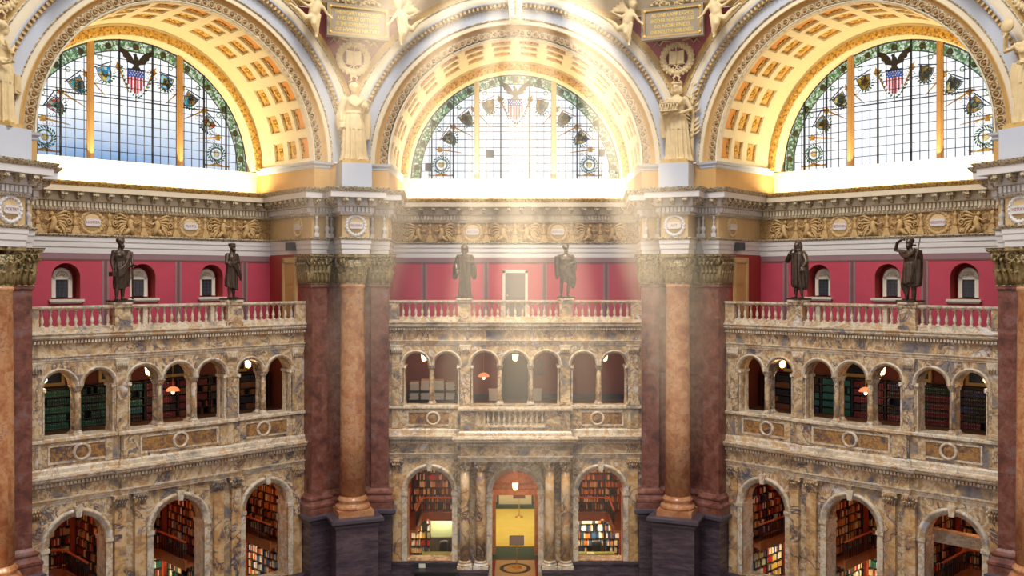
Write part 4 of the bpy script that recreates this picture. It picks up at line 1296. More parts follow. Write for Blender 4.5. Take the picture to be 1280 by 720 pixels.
# ------------------------------------------------------------------ spandrels between the great arches
RT, VT = 6.56, 14.64
def spandrel(key):
    a = PANG[key]
    root = structure('wall_spandrel_' + {'left': 'left', 'right': 'right', 'farleft': 'far_left', 'farright': 'far_right'}[key], a)
    def edge(z):
        u = -sqrt(max(0.0, RT * RT - (z - ZSP) ** 2)); u = max(u, -VT * math.tan(pi / 8))
        return bayp(u, VT)
    z0 = ZSP + sqrt(RT ** 2 - (VT * math.tan(pi / 8)) ** 2)
    def patch(za, zb, n, mt, nm, push=0):
        m = MB(); vs = []; fs = []; k = 8
        for i in range(n + 1):
            z = za + (zb - za) * i / n
            t, r = edge(z)
            for j in range(k + 1): vs.append((t - 2 * t * j / k, r - push, z))
        for i in range(n):
            for j in range(k): fs.append((i * (k + 1) + j, i * (k + 1) + j + 1, (i + 1) * (k + 1) + j + 1, (i + 1) * (k + 1) + j))
        m.add(vs, fs, 0, True); m.build(nm, M[mt], root)
    patch(z0, 21.55, 14, 'purple', 'maroon_field')
    patch(21.55, 21.75, 2, 'gold', 'gold_border', .03)
    patch(21.75, 22.74, 5, 'plaster', 'cream_field')
for k in PANG: spandrel(k)

# keystone of the middle arch
for bay in ('center',):
    o = MB()
    o.prism([(-.2, 21.38), (.2, 21.38), (.32, 22.9), (-.32, 22.9)], 14.3, 14.9)
    ks = tag(o.build('keystone_bracket', M['plaster']), 'tall scaly white keystone bracket with a gilt centre line at top of middle arch', 'bracket')
    sc_ = MB()
    for r_ in range(6):
        for s in (-1, 1):
            z = 21.62 + .22 * r_
            sc_.prism([(s * .02, z), (s * .15, z - .06), (s * .17, z + .12), (s * .02, z + .17)], 14.22 - .01 * r_, 14.32)
    sc_.build('scale', M['white_plaster'], ks)
    MB().tube([(0, 14.22, 21.42), (0, 14.18, 22.0), (0, 14.14, 22.8)], [.03, .03, .04], 8).build('gilt_rib', M['gilt'], ks)
    MB().tube([(-.16, 14.24, 21.5), (.16, 14.24, 21.5)], [.08, .08], 10).build('scroll', M['plaster'], ks)

# the neighbouring bays, just past the edges of the view: great arch and plain wall only
ANG['west'], ANG['east'] = pi / 2, -pi / 2
for bay in ('west', 'east'):
    great_arch(bay)
    w = structure('wall_' + bay, ANG[bay])
    MB().box(-5.3, 5.3, VW, VW + .2, 12.8, 21.2).build('upper_wall', M['plaster'], w)
    MB().box(-5.3, 5.3, VW - .1, VW + .2, 10.2, 12.8).build('painted_wall', M['pinkwall'], w)
    MB().box(-5.3, 5.3, VL, VL + .4, 0, 11.1).build('loggia_wall', M['siena'], w)
    MB().sweep([(5.1, VW), (-5.1, VW)], [(0, 14.24), (.1, 14.5), (.2, 14.86), (.52, 14.86), (.6, 15.2), (0, 15.24)]).build('cornice', M['plaster'], w)
del ANG['west'], ANG['east']
# ------------------------------------------------------------------ balustrades
def baluster_mesh(h, mat, r=.055):
    b = MB().box(-r, r, -r, r, 0, h * .09).box(-r, r, -r, r, h * .91, h)
    b.lathe(0, 0, [(r * .7, h * .09), (r * .55, h * .14), (r * .95, h * .24), (r * 1.05, h * .34), (r * .8, h * .48), (r * .48, h * .64), (r * .42, h * .76), (r * .7, h * .80), (r * .5, h * .84), (r * .75, h * .91)], 10)
    return b.mesh('baluster', mat)
BAL = baluster_mesh(.52, M['siena_pale'])
BAL2 = baluster_mesh(.54, M['siena_pale'], .06)

def balustrade(bay):
    a = ANG[bay]; cen = bay == 'center'
    root = empty('balustrade', a, (0, VL + .02, 0))
    MB().box(-4.85, 4.85, -.12, .14, 10.32, 10.5).box(-4.85, 4.85, -.17, .16, 10.32, 10.39).build('plinth', M['siena_pale'], root)
    MB().box(-4.87, 4.87, -.14, .16, 11.03, 11.08).box(-4.87, 4.87, -.17, .19, 11.07, 11.13).build('rail', M['siena_pale'], root)
    for u in (-1.93, 1.93):
        MB().box(u - .25, u + .25, -.2, .22, 10.32, 11.05).box(u - .28, u + .28, -.23, .25, 11.05, 11.15).box(u - .3, u + .3, -.24, .26, 10.32, 10.46).build('statue_die', M['siena'], root)
    small = (-.48, .48) if cen else (-1.16, 1.16)
    for u in small: MB().box(u - .07, u + .07, -.1, .12, 10.5, 11.03).build('small_post', M['siena_pale'], root)
    for u in (-4.62, 4.62): MB().box(u - .22, u + .22, -.13, .15, 10.4, 11.05).build('end_post', M['siena'], root)
    us = []
    def run(a_, b_, n): us.extend(a_ + (b_ - a_) * (k + .5) / n for k in range(n))
    run(-4.4, -2.2, 9); run(2.2, 4.4, 9)
    if cen: run(-1.68, -.55, 5); run(.55, 1.68, 5); run(-.41, .41, 3)
    else: run(-1.68, -1.23, 2); run(1.23, 1.68, 2); run(-1.09, 1.09, 9)
    for u in us:
        o = bpy.data.objects.new('baluster', BAL); COL.objects.link(o); o.parent = root; o.location = (u, .01, 10.5)
    tag(root, 'marble balustrade crowning the %s loggia below the rose red wall' % BAYW[bay], 'balustrade', 'upper balustrades')
for bay in ANG: balustrade(bay)
root = empty('balcony_balustrade', 0, (0, VL - .58, 0))
MB().box(-1.12, 1.12, -.08, .1, 6.38, 6.46).build('plinth', M['siena_pale'], root)
MB().box(-2.1, 2.1, -.12, .16, 7.0, 7.12).build('rail', M['siena_pale'], root)
for k in range(11):
    o = bpy.data.objects.new('baluster', BAL2); COL.objects.link(o); o.parent = root; o.location = (-1.02 + .204 * k, .01, 6.46)
tag(root, 'short marble balcony balustrade above the doorway porch', 'balustrade')

# ------------------------------------------------------------------ rooms behind the middle arcades
def lantern(a, loc, label, power=9, ceil=9.85):
    root = empty('hanging_lantern', a, loc)
    MB().lathe(0, 0, [(.05, -.15), (.09, -.12), (.12, .1), (.10, .14)], 8, sm=False).build('glass', M['lamp_glow'], root)
    f = MB().lathe(0, 0, [(.13, .12), (.11, .17), (.05, .24), (.02, .27)], 8).lathe(0, 0, [(.02, -.21), (.06, -.17), (.06, -.14)], 8)
    for k in range(4):
        q = pi / 4 + k * pi / 2
        f.tube([(.062 * cos(q), .062 * sin(q), -.15), (.098 * cos(q), .098 * sin(q), -.12), (.13 * cos(q), .13 * sin(q), .12)], .008, 5)
    f.build('frame', M['brass'], root)
    MB().tube([(0, 0, .26), (0, 0, ceil - loc[2])], .012, 6).build('chain', M['brass'], root)
    tag(root, label, 'lamp', 'hanging lanterns')
    point('lantern_light', rz(a, (loc[0], loc[1] - .22, loc[2] - .25)), power, (1, .62, .3), .12)
    return root

def lamp_reflection(a, loc, label):  # reflections of lamps in the glass, built as glowing hanging lamps
    root = empty('lamp_reflection', a, loc)
    MB().lathe(0, 0, [(.23, -.02), (.215, .03), (.16, .09), (.08, .125), (.03, .14)], 20).build('shade', M['reflection_red'], root)
    MB().lathe(0, 0, [(.02, -.13), (.05, -.10), (.05, -.05), (.03, -.01)], 12).build('bulb', M['lamp_glow'], root)
    MB().tube([(0, 0, .15), (0, 0, 9.85 - loc[2])], .012, 6).build('rod', M['brass'], root)
    tag(root, label, 'lamp', 'lamp reflections'); point('reflection_light', rz(a, (loc[0], loc[1], loc[2] - .3)), 2, (1, .5, .25), .1)

BOOKS = []        # every book: world matrix bits, colour, where
CAML = {'left': (-S2 * CAM_D, -S2 * CAM_D), 'center': (0, -CAM_D), 'right': (S2 * CAM_D, -S2 * CAM_D)}
BCOL = {'green': srgb(36, 96, 70), 'dark green': srgb(26, 62, 44), 'teal': srgb(40, 108, 108), 'dark red': srgb(104, 30, 34), 'red': srgb(180, 44, 38), 'brown': srgb(112, 66, 40),
        'tan': srgb(190, 146, 96), 'cream': srgb(226, 206, 160), 'white': srgb(232, 228, 214), 'navy': srgb(36, 44, 84), 'blue': srgb(52, 90, 140), 'black': srgb(34, 30, 34), 'orange': srgb(206, 110, 44), 'yellow': srgb(222, 186, 66)}

def bookcase(bay, loc, rot, w, z0, nsh, pitch, depth, palette, place_txt, label, group, seed, fill=.96, mat='case', hfrac=(.55, .82), tw=(.032, .065), sets=False):
    """a case with open shelves, front to -y of its own frame; books are listed for later"""
    a = ANG[bay]
    root = empty('bookcase', a, (loc[0], loc[1], z0), rot)
    H = nsh * pitch + .06
    for s in (-1, 1): MB().box(s * w / 2 - .02, s * w / 2 + .02, 0, depth, 0, H).build('side_panel', M[mat], root)
    MB().box(-w / 2, w / 2, depth - .02, depth, 0, H).build('back_panel', M[mat], root)
    for k in range(nsh + 1): MB().box(-w / 2 + .02, w / 2 - .02, .0, depth - .02, k * pitch, k * pitch + .03).build('shelf', M[mat], root)
    nup = max(0, int(w // 1.0) - 1)
    for k in range(nup):
        x = -w / 2 + w * (k + 1) / (nup + 1)
        MB().box(x - .02, x + .02, .01, depth, 0, H).build('divider', M[mat], root)
    tag(root, label, 'bookcase', group)
    rn = random.Random(seed)
    Mw = Matrix.Rotation(a, 4, 'Z') @ Matrix.Translation((loc[0], loc[1], z0)) @ Matrix.Rotation(rot, 4, 'Z')
    for k in range(nsh):
        x = -w / 2 + .05
        base = rn.choice(palette)
        while x < w / 2 - .12:
            t = rn.uniform(*tw)
            if sets:
                if rn.random() < .10: base = rn.choice(palette)
                c = base; h = pitch * .72; t = tw[0]
            else:
                if rn.random() < .7: base = rn.choice(palette)
                c = base; h = pitch * rn.uniform(*hfrac)
            if any(abs(x + t / 2 - (-w / 2 + w * (q + 1) / (nup + 1))) < t / 2 + .025 for q in range(nup)): x += .03; continue
            if rn.random() < fill: BOOKS.append((Mw, x + t / 2, k, t * .92, h, depth * .62, k * pitch + .03, c, bay, place_txt))
            else: x += rn.uniform(.05, .2)
            x += t
    return root

def mid_room(bay):
    a = ANG[bay]; cen = bay == 'center'
    root = structure('wall_%s_upper_room' % bay, a)
    vb = 18.35
    MB().box(-4.95, 4.95, vb, vb + .1, 6.9, 10.2).build('back_wall', M['room_red' if cen else 'room_dark'], root)
    for s in (-1, 1): MB().box(s * 4.93 - .05, s * 4.93 + .05, VL + .62, vb, 6.9, 10.2).build('end_wall', M['room_red' if cen else 'room_dark'], root)
    MB().box(-4.95, 4.95, VL + .6, vb, 9.86, 10.0).build('room_ceiling', M['room_red'], root)
    MB().box(-4.95, 4.95, VL + .6, vb, 6.9, 7.04).build('room_floor', M['alcove_floor'], root)
    sg = {'left': 1, 'center': 0, 'right': -1}[bay]
    if cen:
        MB().box(-4.9, 4.9, vb - .03, vb, 7.04, 7.25).build('wall_base', M['darkcap'], root)
        D = structure('door_2', a)
        MB().box(-.6, -.48, vb - .08, vb, 7.04, 9.0).box(.48, .6, vb - .08, vb, 7.04, 9.0).box(-.6, .6, vb - .08, vb, 8.95, 9.1).build('door_frame', M['door_dark'], D)
        l = MB().box(-.48, .48, vb - .05, vb, 7.04, 8.95)
        for x in (-.25, .25):
            for z0, z1 in ((7.2, 7.9), (8.05, 8.8)): l.box(x - .16, x + .16, vb - .065, vb - .05, z0, z1)
        l.build('door_leaf', M['door_dark'], D)
        MB().ell((-.4, vb - .09, 8.0), .035, 8, 6).build('door_knob', M['brass'], D)
        o = MB().box(-.2, .2, 0, .05, 0, .6).build('notice_board', M['vent'])
        MB().box(-.12, .12, -.012, 0, .14, .5).build('sheet', M['sign_brown'], o)
        place(o, 0, (.93, vb - .051, 8.0)); tag(o, 'dark framed notice board on the red wall right of the dark upper door', 'notice board')
    else:
        for u in (-3.3, -1.1, 1.1, 3.3):
            W = structure('window_%d' % win_no[0], a); win_no[0] += 1
            f = MB().box(u - .55, u - .45, vb - .08, vb, 8.52, 9.4).box(u + .45, u + .55, vb - .08, vb, 8.52, 9.4).box(u - .55, u + .55, vb - .09, vb, 8.44, 8.54).box(u - .55, u + .55, vb - .08, vb, 9.32, 9.42)
            f.build('window_frame', M['gold'], W); MB().box(u - .45, u + .45, vb - .03, vb, 8.54, 9.32).build('window_pane', M['dark_pane'], W)
        pal = {'left': [['green', 'dark green'], ['green', 'dark green'], ['green', 'teal', 'black'], ['dark red', 'dark red', 'black'], ['dark red', 'dark red', 'brown'], ['dark red', 'black', 'brown'], ['black', 'brown']],
               'right': [['navy', 'black', 'dark red'], ['dark red', 'dark red', 'dark green'], ['black', 'navy', 'dark red'], ['dark red', 'dark red', 'black'], ['teal', 'teal', 'green'], ['navy', 'black', 'teal'], ['black', 'brown']]}[bay]
        names = ['nearest the room\'s near end', 'second', 'third', 'middle', 'fifth', 'sixth', 'farthest']
        for k in range(7):
            u = sg * (-3.2 + 1.19 * k)
            oi = ['leftmost', 'second', 'third', 'fourth', 'fifth', 'sixth', 'last'][k] if sg > 0 else ['rightmost', 'second', 'third', 'fourth', 'fifth', 'sixth', 'last'][k]
            pos = oi if k == 0 else '%s from the outer end' % oi
            bookcase(bay, (u, vb - .46), 0, 1.17, 7.04, 5, .265, .36, pal[k], 'upper %s gallery, %s case' % (bay, pos), 'black bookcase of bound sets, %s, upper %s gallery' % (pos, bay), 'bookcases of the %s upper gallery' % bay, 100 + k + sg, sets=True, tw=(.075, .08), fill=.97)
    for q, u in enumerate(((-3.59, 0, 3.53) if cen else (-sg * 3.83, -sg * .5, sg * 3.2))):
        where = {0: 'outer end', 1: 'middle', 2: 'end near the column'}[q] if not cen else ('left pair of arches', 'middle arch', 'right pair of arches')[q]
        lantern(a, (u, 17.0, 8.86), 'glowing brass lantern hanging in the upper %s arcade, %s' % (BAYW[bay], where), 10 if cen else 8)
    lamp_reflection(a, ({'left': .49, 'center': -1.25, 'right': -.2}[bay], 17.3, 8.08), 'red lamp reflection built as a hanging lamp in the upper arcade of the %s wall' % BAYW[bay])
for bay in ANG: mid_room(bay)

# paper stacks on a low cart behind the left pair of middle arches
ct = empty('book_cart', 0, (-3.3, 17.3, 7.04))
MB().box(-.95, .95, -.2, .25, .08, .12).build('lower_shelf', M['case'], ct); MB().box(-.95, .95, -.2, .25, .44, .48).build('upper_shelf', M['case'], ct)
for x in (-.93, .93):
    for y in (-.18, .23): MB().box(x - .02, x + .02, y - .02, y + .02, .03, .5).ell((x, y, .03), .03, 8, 6).build('leg', M['case'], ct)
tag(ct, 'low black cart carrying white paper stacks in the middle upper gallery', 'cart')
rn = random.Random(3)
for k, (x, w, h) in enumerate(((-4.0, .36, .36), (-3.55, .38, .44), (-3.03, .4, .44), (-2.58, .34, .36))):
    for row, (z, hh, rn_) in enumerate(((7.165, .27, 'lower'), (7.525, h, 'upper'))):
        b = MB(); n = 9 if row else 6
        for i in range(n):
            dx = rn.uniform(-.02, .02); dy = rn.uniform(-.02, .02)
            b.box(-w / 2 + dx, w / 2 + dx, -.15 + dy, .17 + dy, hh * i / n, hh * (i + .86) / n, 1 if (row and i == n - 1) else 0)
        o = b.build('paper_stack', [M['paper'], M['paper_tan']]); place(o, 0, (x, 17.3, z))
        tag(o, 'white paper stack, %s of the four on the %s shelf of the black cart' % (('leftmost', 'second', 'third', 'rightmost')[k], rn_), 'paper stack', 'paper stacks on the cart')
for x, nm in ((-.86, 'left'), (.86, 'right')):
    o = MB().box(-.2, .2, -.15, .15, 0, .4).box(-.215, .215, -.165, .165, .4, .48).build('storage_box', M['paper']); place(o, 0, (x, 17.9, 7.04))
    tag(o, 'pale storage box on the gallery floor %s of the dark upper door' % nm, 'box', 'boxes by the upper door')

# ------------------------------------------------------------------ ground floor alcoves
def alcove(bay, uc, side, idx, where, lit):
    """a two storey book room behind a ground arch; side: which partition carries shelves"""
    a = ANG[bay]
    root = structure('wall_%s_alcove_%s' % (bay, ('one', 'two', 'three')[idx]), a)
    w = 1.6; v0, v1 = VL + .7, 19.9
    MB().box(uc - w, uc + w, v1, v1 + .08, 0, 5.3).build('back_wall', M['room_dark'], root)
    for s in (-1, 1): MB().box(uc + s * w - .03, uc + s * w + .03, v0, v1, 0, 5.3).build('partition', M['room_dark'], root)
    MB().box(uc - w, uc + w, v0, v1, 5.22, 5.32).build('alcove_ceiling', M['room_dark'], root)
    MB().box(uc - w, uc + w, v0, v1, -.02, .03).build('alcove_floor', M['alcove_floor'], root)
    pal_u = [['red', 'dark red', 'brown', 'tan', 'cream', 'black'], ['dark red', 'brown', 'navy', 'red', 'orange', 'tan', 'white'], ['brown', 'orange', 'tan', 'dark red', 'cream']][(idx + (bay == 'right')) % 3]
    pal_l = [['white', 'cream', 'red', 'blue', 'yellow', 'tan'], ['cream', 'green', 'red', 'white', 'brown', 'teal'], ['blue', 'white', 'navy', 'orange', 'cream']][idx % 3]
    gp = 'bookcases of the ground floor alcoves'
    bookcase(bay, (uc, v1 - .34), 0, 2 * w - .2, .05, 6, .31, .3, pal_l, '%s, lower back case' % where, 'lower back bookcase under the balcony, %s' % where, gp, 11 + idx * 7 + len(bay))
    bookcase(bay, (uc, v1 - .34), 0, 2 * w - .2, 2.2, 9, .31, .3, pal_u, '%s, upper back case' % where, 'tall back bookcase above the balcony, %s' % where, gp, 13 + idx * 7 + len(bay))
    # side cases face across the room
    rot = pi / 2 if side < 0 else -pi / 2
    su = uc + side * (w - .36)
    lv = 2.35
    bookcase(bay, (su, 18.2), rot, lv, .05, 6, .31, .3, pal_l, '%s, lower side case' % where, 'lower side bookcase under the balcony, %s' % where, gp, 17 + idx * 7 + len(bay))
    bookcase(bay, (su, 18.2), rot, lv, 2.2, 9, .31, .3, pal_u, '%s, upper side case' % where, 'tall side bookcase above the balcony, %s' % where, gp, 19 + idx * 7 + len(bay))
    o = MB().box(-.07, .07, -.07, .07, 0, 5.2).box(-.1, .1, -.1, .1, 0, .15).build('corner_post', M['post'])
    place(o, a, (uc + side * (w - .42), v1 - .44, .03)); tag(o, 'red painted corner post between bookcases, %s' % where, 'post', 'corner posts of the alcoves')
    # balcony
    b = empty('balcony', a, (0, 0, 0))
    iv = v1 - 1.15; iu = uc + side * (w - 1.0); far = uc - side * (w - .05)
    fl_ = MB().box(min(far, uc + side * (w - .36)), max(far, uc + side * (w - .36)), iv, v1 - .36, 2.05, 2.13)
    fl_.box(min(iu, uc + side * (w - .36)), max(iu, uc + side * (w - .36)), v0 + .06, iv, 2.05, 2.13)
    fl_.build('deck', M['wood'], b)
    cr = .35
    line = [(far, iv)] + [(iu - side * cr + side * cr * sin(t * pi / 12), iv - cr + cr * cos(t * pi / 12)) for t in range(7)] + [(iu, v0 + .06)]
    fs = MB()
    for p0, p1 in zip(line[:-1], line[1:]):
        P0, P1 = Vector(p0), Vector(p1); d = (P1 - P0); L = d.length; d /= L; n = Vector((-d.y, d.x))
        fs.obox((P0 + P1) / 2, d, n, L / 2 + .005, -.025, .025, 1.95, 2.3)
        fs.obox((P0 + P1) / 2, d, n, L / 2 + .005, -.05, .05, 2.27, 2.31)
    fs.build('fascia', M['wood'], b)
    MB().tube([(x, y, 2.92) for x, y in line], .042, 8).build('handrail', M['rail'], b)
    bl = []
    tot = 0
    for p0, p1 in zip(line[:-1], line[1:]):
        P0, P1 = Vector(p0), Vector(p1); L = (P1 - P0).length
        s_ = .11 - tot % .11
        while s_ < L:
            q = P0 + (P1 - P0) * (s_ / L); bl.append(q); s_ += .11
        tot += L
    bm_ = MB().tube([(0, 0, 2.3), (0, 0, 2.9)], .015, 5).mesh('baluster', M['iron'])
    for q in bl:
        o = bpy.data.objects.new('baluster', bm_); COL.objects.link(o); o.parent = b; o.location = (q.x, q.y, 0)
    tag(b, 'orange wooden book balcony with iron balusters, %s' % where, 'balcony', 'book balconies')
    point('alcove_upper_light', rz(a, (uc - side * .5, 17.6, 4.7)), lit[0], (1, .5, .2), .2)
    area('alcove_shelf_light', rz(a, (uc - side * .3, iv + .2, 2.03)), rz(a, (uc - side * .1, v1 - .3, .3)), 2.2, lit[1], (1, .83, .5), .1)
    return root

ALC = {('left', 0): 'left wall, leftmost ground arch', ('left', 1): 'left wall, middle ground arch', ('left', 2): 'left wall, rightmost ground arch',
       ('center', 0): 'middle wall, ground arch left of the doorway', ('center', 2): 'middle wall, ground arch right of the doorway',
       ('right', 0): 'right wall, leftmost ground arch', ('right', 1): 'right wall, middle ground arch', ('right', 2): 'right wall, rightmost ground arch'}
for (bay, i), where in ALC.items():
    sd = {'left': 1, 'right': -1, 'center': -1 if i == 0 else 1}[bay]
    alcove(bay, LOW[i][0], sd, i, where, (42, 75) if bay != 'center' else (130, 85))

def desk(a, loc, rot, label, topmat='desk_green', w=1.5):
    o = empty('desk', a, loc, rot)
    MB().box(-w / 2, w / 2, -.35, .35, .71, .75).build('top', M[topmat], o)
    for x in (-w / 2 + .08, w / 2 - .08):
        for y in (-.28, .28): MB().box(x - .03, x + .03, y - .03, y + .03, 0, .71).build('leg', M['iron'], o)
    MB().box(-w / 2 + .1, w / 2 - .1, .26, .29, .3, .7).build('modesty_panel', M['iron'], o)
    return tag(o, label, 'desk', 'desks in the alcoves')
def chair(a, loc, rot, label):
    o = empty('office_chair', a, loc, rot)
    MB().box(-.22, .22, -.22, .22, .42, .5).build('seat', M['sofa'], o)
    MB().loft([[(x, .22 + dy, z) for x, dy in ((-.2 * k, 0), (-.1 * k, .03), (.1 * k, .03), (.2 * k, 0), (.1 * k, -.03), (-.1 * k, -.03))] for z, k in ((.55, .8), (.7, 1), (.95, 1), (1.05, .7))]).build('backrest', M['sofa'], o)
    MB().tube([(0, 0, .1), (0, 0, .42)], .03, 8).tube([(0, .2, .46), (0, .26, .7)], .02, 6).build('stem', M['iron'], o)
    for k in range(5):
        q = 2 * pi * k / 5
        MB().tube([(0, 0, .12), (.25 * cos(q), .25 * sin(q), .05)], [.025, .018], 6).ell((.25 * cos(q), .25 * sin(q), .03), .03, 8, 6).build('leg', M['iron'], o)
    return tag(o, label, 'chair', 'chairs in the alcoves')
desk(0, (-3.05, 18.1, .03), 0, 'green topped desk seen through the ground arch left of the doorway')
chair(0, (-2.9, 18.75, .03), .3, 'dark chair behind the desk left of the doorway')
desk(0, (3.3, 18.1, .03), 0, 'green topped desk seen through the ground arch right of the doorway')
chair(0, (3.35, 18.75, .03), -.2, 'dark chair behind the desk right of the doorway')
desk(ANG['left'], (3.5, 17.6, .03), 0, 'green topped desk in the left wall\'s rightmost ground arch', w=1.2)
desk(ANG['right'], (-3.5, 17.6, .03), 0, 'green topped desk in the right wall\'s leftmost ground arch', w=1.2)
# green cabinet
o = empty('cabinet', 0, (-2.95, 19.3, .03))
MB().box(-.62, .62, 0, .2, 0, 1.85).build('body', M['desk_cab'] if 'desk_cab' in M else M['door_dark'], o)
MB().box(-.58, .58, -.03, 0, 1.1, 1.8).build('upper_door', mat_plain('grey_green_paint', srgb(132, 142, 112), .5, var=.04), o)
for k in range(9): MB().box(-.56 + .125 * k, -.47 + .125 * k, -.025, 0, .1, 1.05).build('slat', M['door_dark'], o)
tag(o, 'grey green cabinet against shelves in the ground arch left of the doorway', 'cabinet')
# things on the two desks
o = MB().box(-.16, .16, -.1, .1, 0, .06).box(-.13, .13, -.09, .09, .06, .12).build('papers_pile', M['paper']); place(o, 0, (-2.45, 17.95, .78)); tag(o, 'small white pile of papers on the desk left of the doorway', 'papers')
o = MB().box(-.14, .14, -.09, .09, 0, .1).build('white_box', M['paper']); place(o, 0, (3.05, 17.9, .78)); tag(o, 'small white box on the desk right of the doorway', 'box')
# marble beam across the nearest right alcove
o = MB().box(1.67, 4.85, 17.0, 17.3, 3.42, 3.78).box(1.67, 4.85, 16.95, 17.35, 3.74, 3.82).build('trim_9', M['siena_pale']); place(o, ANG['right']); tag(o, 'marble beam across the right wall\'s rightmost ground arch', kind='structure')
# lettered shelf sign on a balcony
o = MB().box(-.13, .13, -.01, .01, -.18, .18).build('shelf_sign', M['paper']); text('lettering', 'M', .2, M['ink_dark'], o, (0, -.012, 0), (pi / 2, 0, 0), .001)
place(o, ANG['right'], (-.28, v_sign if 'v_sign' in globals() else 18.66, 2.45)); tag(o, 'white shelf sign lettered M on the balcony of right wall\'s middle ground arch', 'sign')

# ------------------------------------------------------------------ middle doorway, passage and hall beyond
root = structure('wall_center_passage', 0)
v0, v1 = VL + .7, 20.6
for s in (-1, 1): MB().box(s * 1.3 - .1, s * 1.3 + .1, v0, v1, 0, 4.9).build('passage_side', M['orange_marble'], root)
arch_wall(MB(), -1.4, 1.4, 0, 4.95, v1, v1 + .25, [(0, .84, 1.75, 0, False)], 2) if False else None
b = MB().box(-1.4, -.84, v1, v1 + .3, 0, 4.95).box(.84, 1.4, v1, v1 + .3, 0, 4.95).box(-.84, .84, v1, v1 + .3, 2.62, 4.95)
b.build('end_wall', M['orange_marble'], root)
b = MB().box(-1.0, -.84, v1 - .1, v1 + .32, 0, 2.62).box(.84, 1.0, v1 - .1, v1 + .32, 0, 2.62).box(-1.08, 1.08, v1 - .14, v1 + .32, 2.62, 2.86)
b.box(-1.2, 1.2, v1 - .2, v1, 3.02, 3.1)
b.build('door_surround', M['orange_marble'], root)
lu = MB()
for k in range(2):
    s = -1 if k else 1
    spiral(lu, (s * .55, v1 - .05, 3.32), (1, 0), .2, 1.4, .04, .02, s, 0)
    lu.tube([(s * .75, v1 - .05, 3.16), (s * .4, v1 - .06, 3.5), (s * .1, v1 - .06, 3.62)], [.04, .06, .04], 6)
lu.ell((0, v1 - .04, 3.45), (.2, .07, .26), 12, 8)
lu.build('door_carving', M['orange_marble'], root)
MB().ring(0, 3.76, [(1.15, v0 - .02), (1.15, v1)], 24).build('passage_vault', M['orange_marble'], root)
MB().box(-1.4, 1.4, v0, v1, 4.9, 5.0).build('passage_ceiling', M['orange_marble'], root)
MB().box(-1.4, 1.4, v0 - .7, v1 + .3, 0, .02).build('passage_floor', M['floor'], root)
for s in (-1, 1): MB().box(s * 1.04 - .05, s * 1.04 + .05, v1 - .5, v1 - .02, 0, .32).build('door_plinth', M['orange_marble'], root)
lantern(0, (0, 18.1, 3.55), 'large glowing lantern hanging inside the middle doorway arch', 60, 4.9)
hr = structure('wall_center_hall', 0)
for s in (-1, 1): MB().box(s * 1.75 - .05, s * 1.75 + .05, v1 + .3, 30, 0, 4.5).build('hall_side', M['cream_wood'], hr)
MB().box(-1.8, 1.8, 29.4, 29.5, 0, 4.5).build('hall_end', M['plaster'], hr)
MB().box(-1.8, 1.8, v1 + .3, 29.5, 4.4, 4.5).build('hall_ceiling', M['plaster'], hr)
MB().box(-1.8, 1.8, v1 - .9, 29.5, 0.0, .03).build('hall_floor', M['green'], hr)
MB().box(-1.7, 1.7, 28.6, 29.4, .03, .2).build('hall_end_step', M['green'], hr)
area('hall_light', (0, 25, 4.3), (0, 25, 0), 3, 190, (1, .88, .6), 7)
def flat_rug(name, x0, x1, y0, y1, mi, z): return MB().box(x0, x1, y0, y1, z, z + .012).build(name, M[mi])
r = flat_rug('carpet', -1.68, 1.68, 21.75, 28.6, 'yellow', .03)
MB().box(-1.7, 1.7, 21.68, 21.75, .03, .045).box(-1.7, 1.7, 28.55, 28.62, .03, .045).build('border', M['rug_red'], r)
tag(r, 'plain yellow carpet on the hall floor beyond the doorway', 'carpet')
r = flat_rug('rug', -.86, .86, 16.4, 19.75, 'rug_beige', .03)
MB().box(-.98, -.82, 16.3, 19.85, .03, .05).box(.82, .98, 16.3, 19.85, .03, .05).box(-.98, .98, 19.72, 19.85, .03, .05).box(-.98, .98, 16.3, 16.42, .03, .05).build('border', M['rug_red'], r)
wr = MB()
for k in range(30):
    q = 2 * pi * k / 30; wr.ell((.56 * cos(q), 18.6 + .62 * sin(q), .045), (.1, .1, .01), 6, 4)
wr.build('wreath', M['rug_dark'], r)
MB().lathe(0, 18.6, [(.001, .047), (.3, .047), (.3, .042)], 24).build('emblem', M['yellow'], r)
tag(r, 'beige rug with red border and dark wreath in the doorway', 'rug')
def sign_stand(loc, w, h, hb, mat, label):
    o = empty('sign_stand', 0, loc)
    MB().lathe(0, 0, [(.2, 0), (.2, .02), (.1, .05), (.03, .09)], 20).build('base', M['brass'], o)
    MB().tube([(0, 0, .06), (0, 0, hb)], .02, 8).build('post', M['brass'], o)
    b = MB().box(-w / 2, w / 2, -.03, .0, hb - h * .2, hb + h * .8)
    p = b.build('board', M[mat], o)
    e = MB()
    for x0, x1, z0, z1 in ((-w / 2 - .02, -w / 2, -.2 * h, .8 * h), (w / 2, w / 2 + .02, -.2 * h, .8 * h), (-w / 2 - .02, w / 2 + .02, .8 * h, .8 * h + .02), (-w / 2 - .02, w / 2 + .02, -.2 * h - .02, -.2 * h)): e.box(x0, x1, -.035, .005, hb + z0, hb + z1)
    e.build('frame', M['vent'], p)
    tag(o, label, 'sign', 'sign stands')
sign_stand((0.06, 18.75, .045), .56, .36, 1.0, 'sign_grey', 'near sign stand with a grey board on the rug in the doorway')
sign_stand((.2, 26.9, .05), .56, .3, 1.0, 'sign_brown', 'far sign stand with brown board on the yellow carpet of the hall')
o = empty('display_case', 0, (0, 29.1, .2))
MB().box(-.85, .85, -.2, .2, 0, .75).build('body', M['paper'], o); MB().box(-.9, .9, -.24, .24, .75, .8).build('top', M['door_dark'], o)
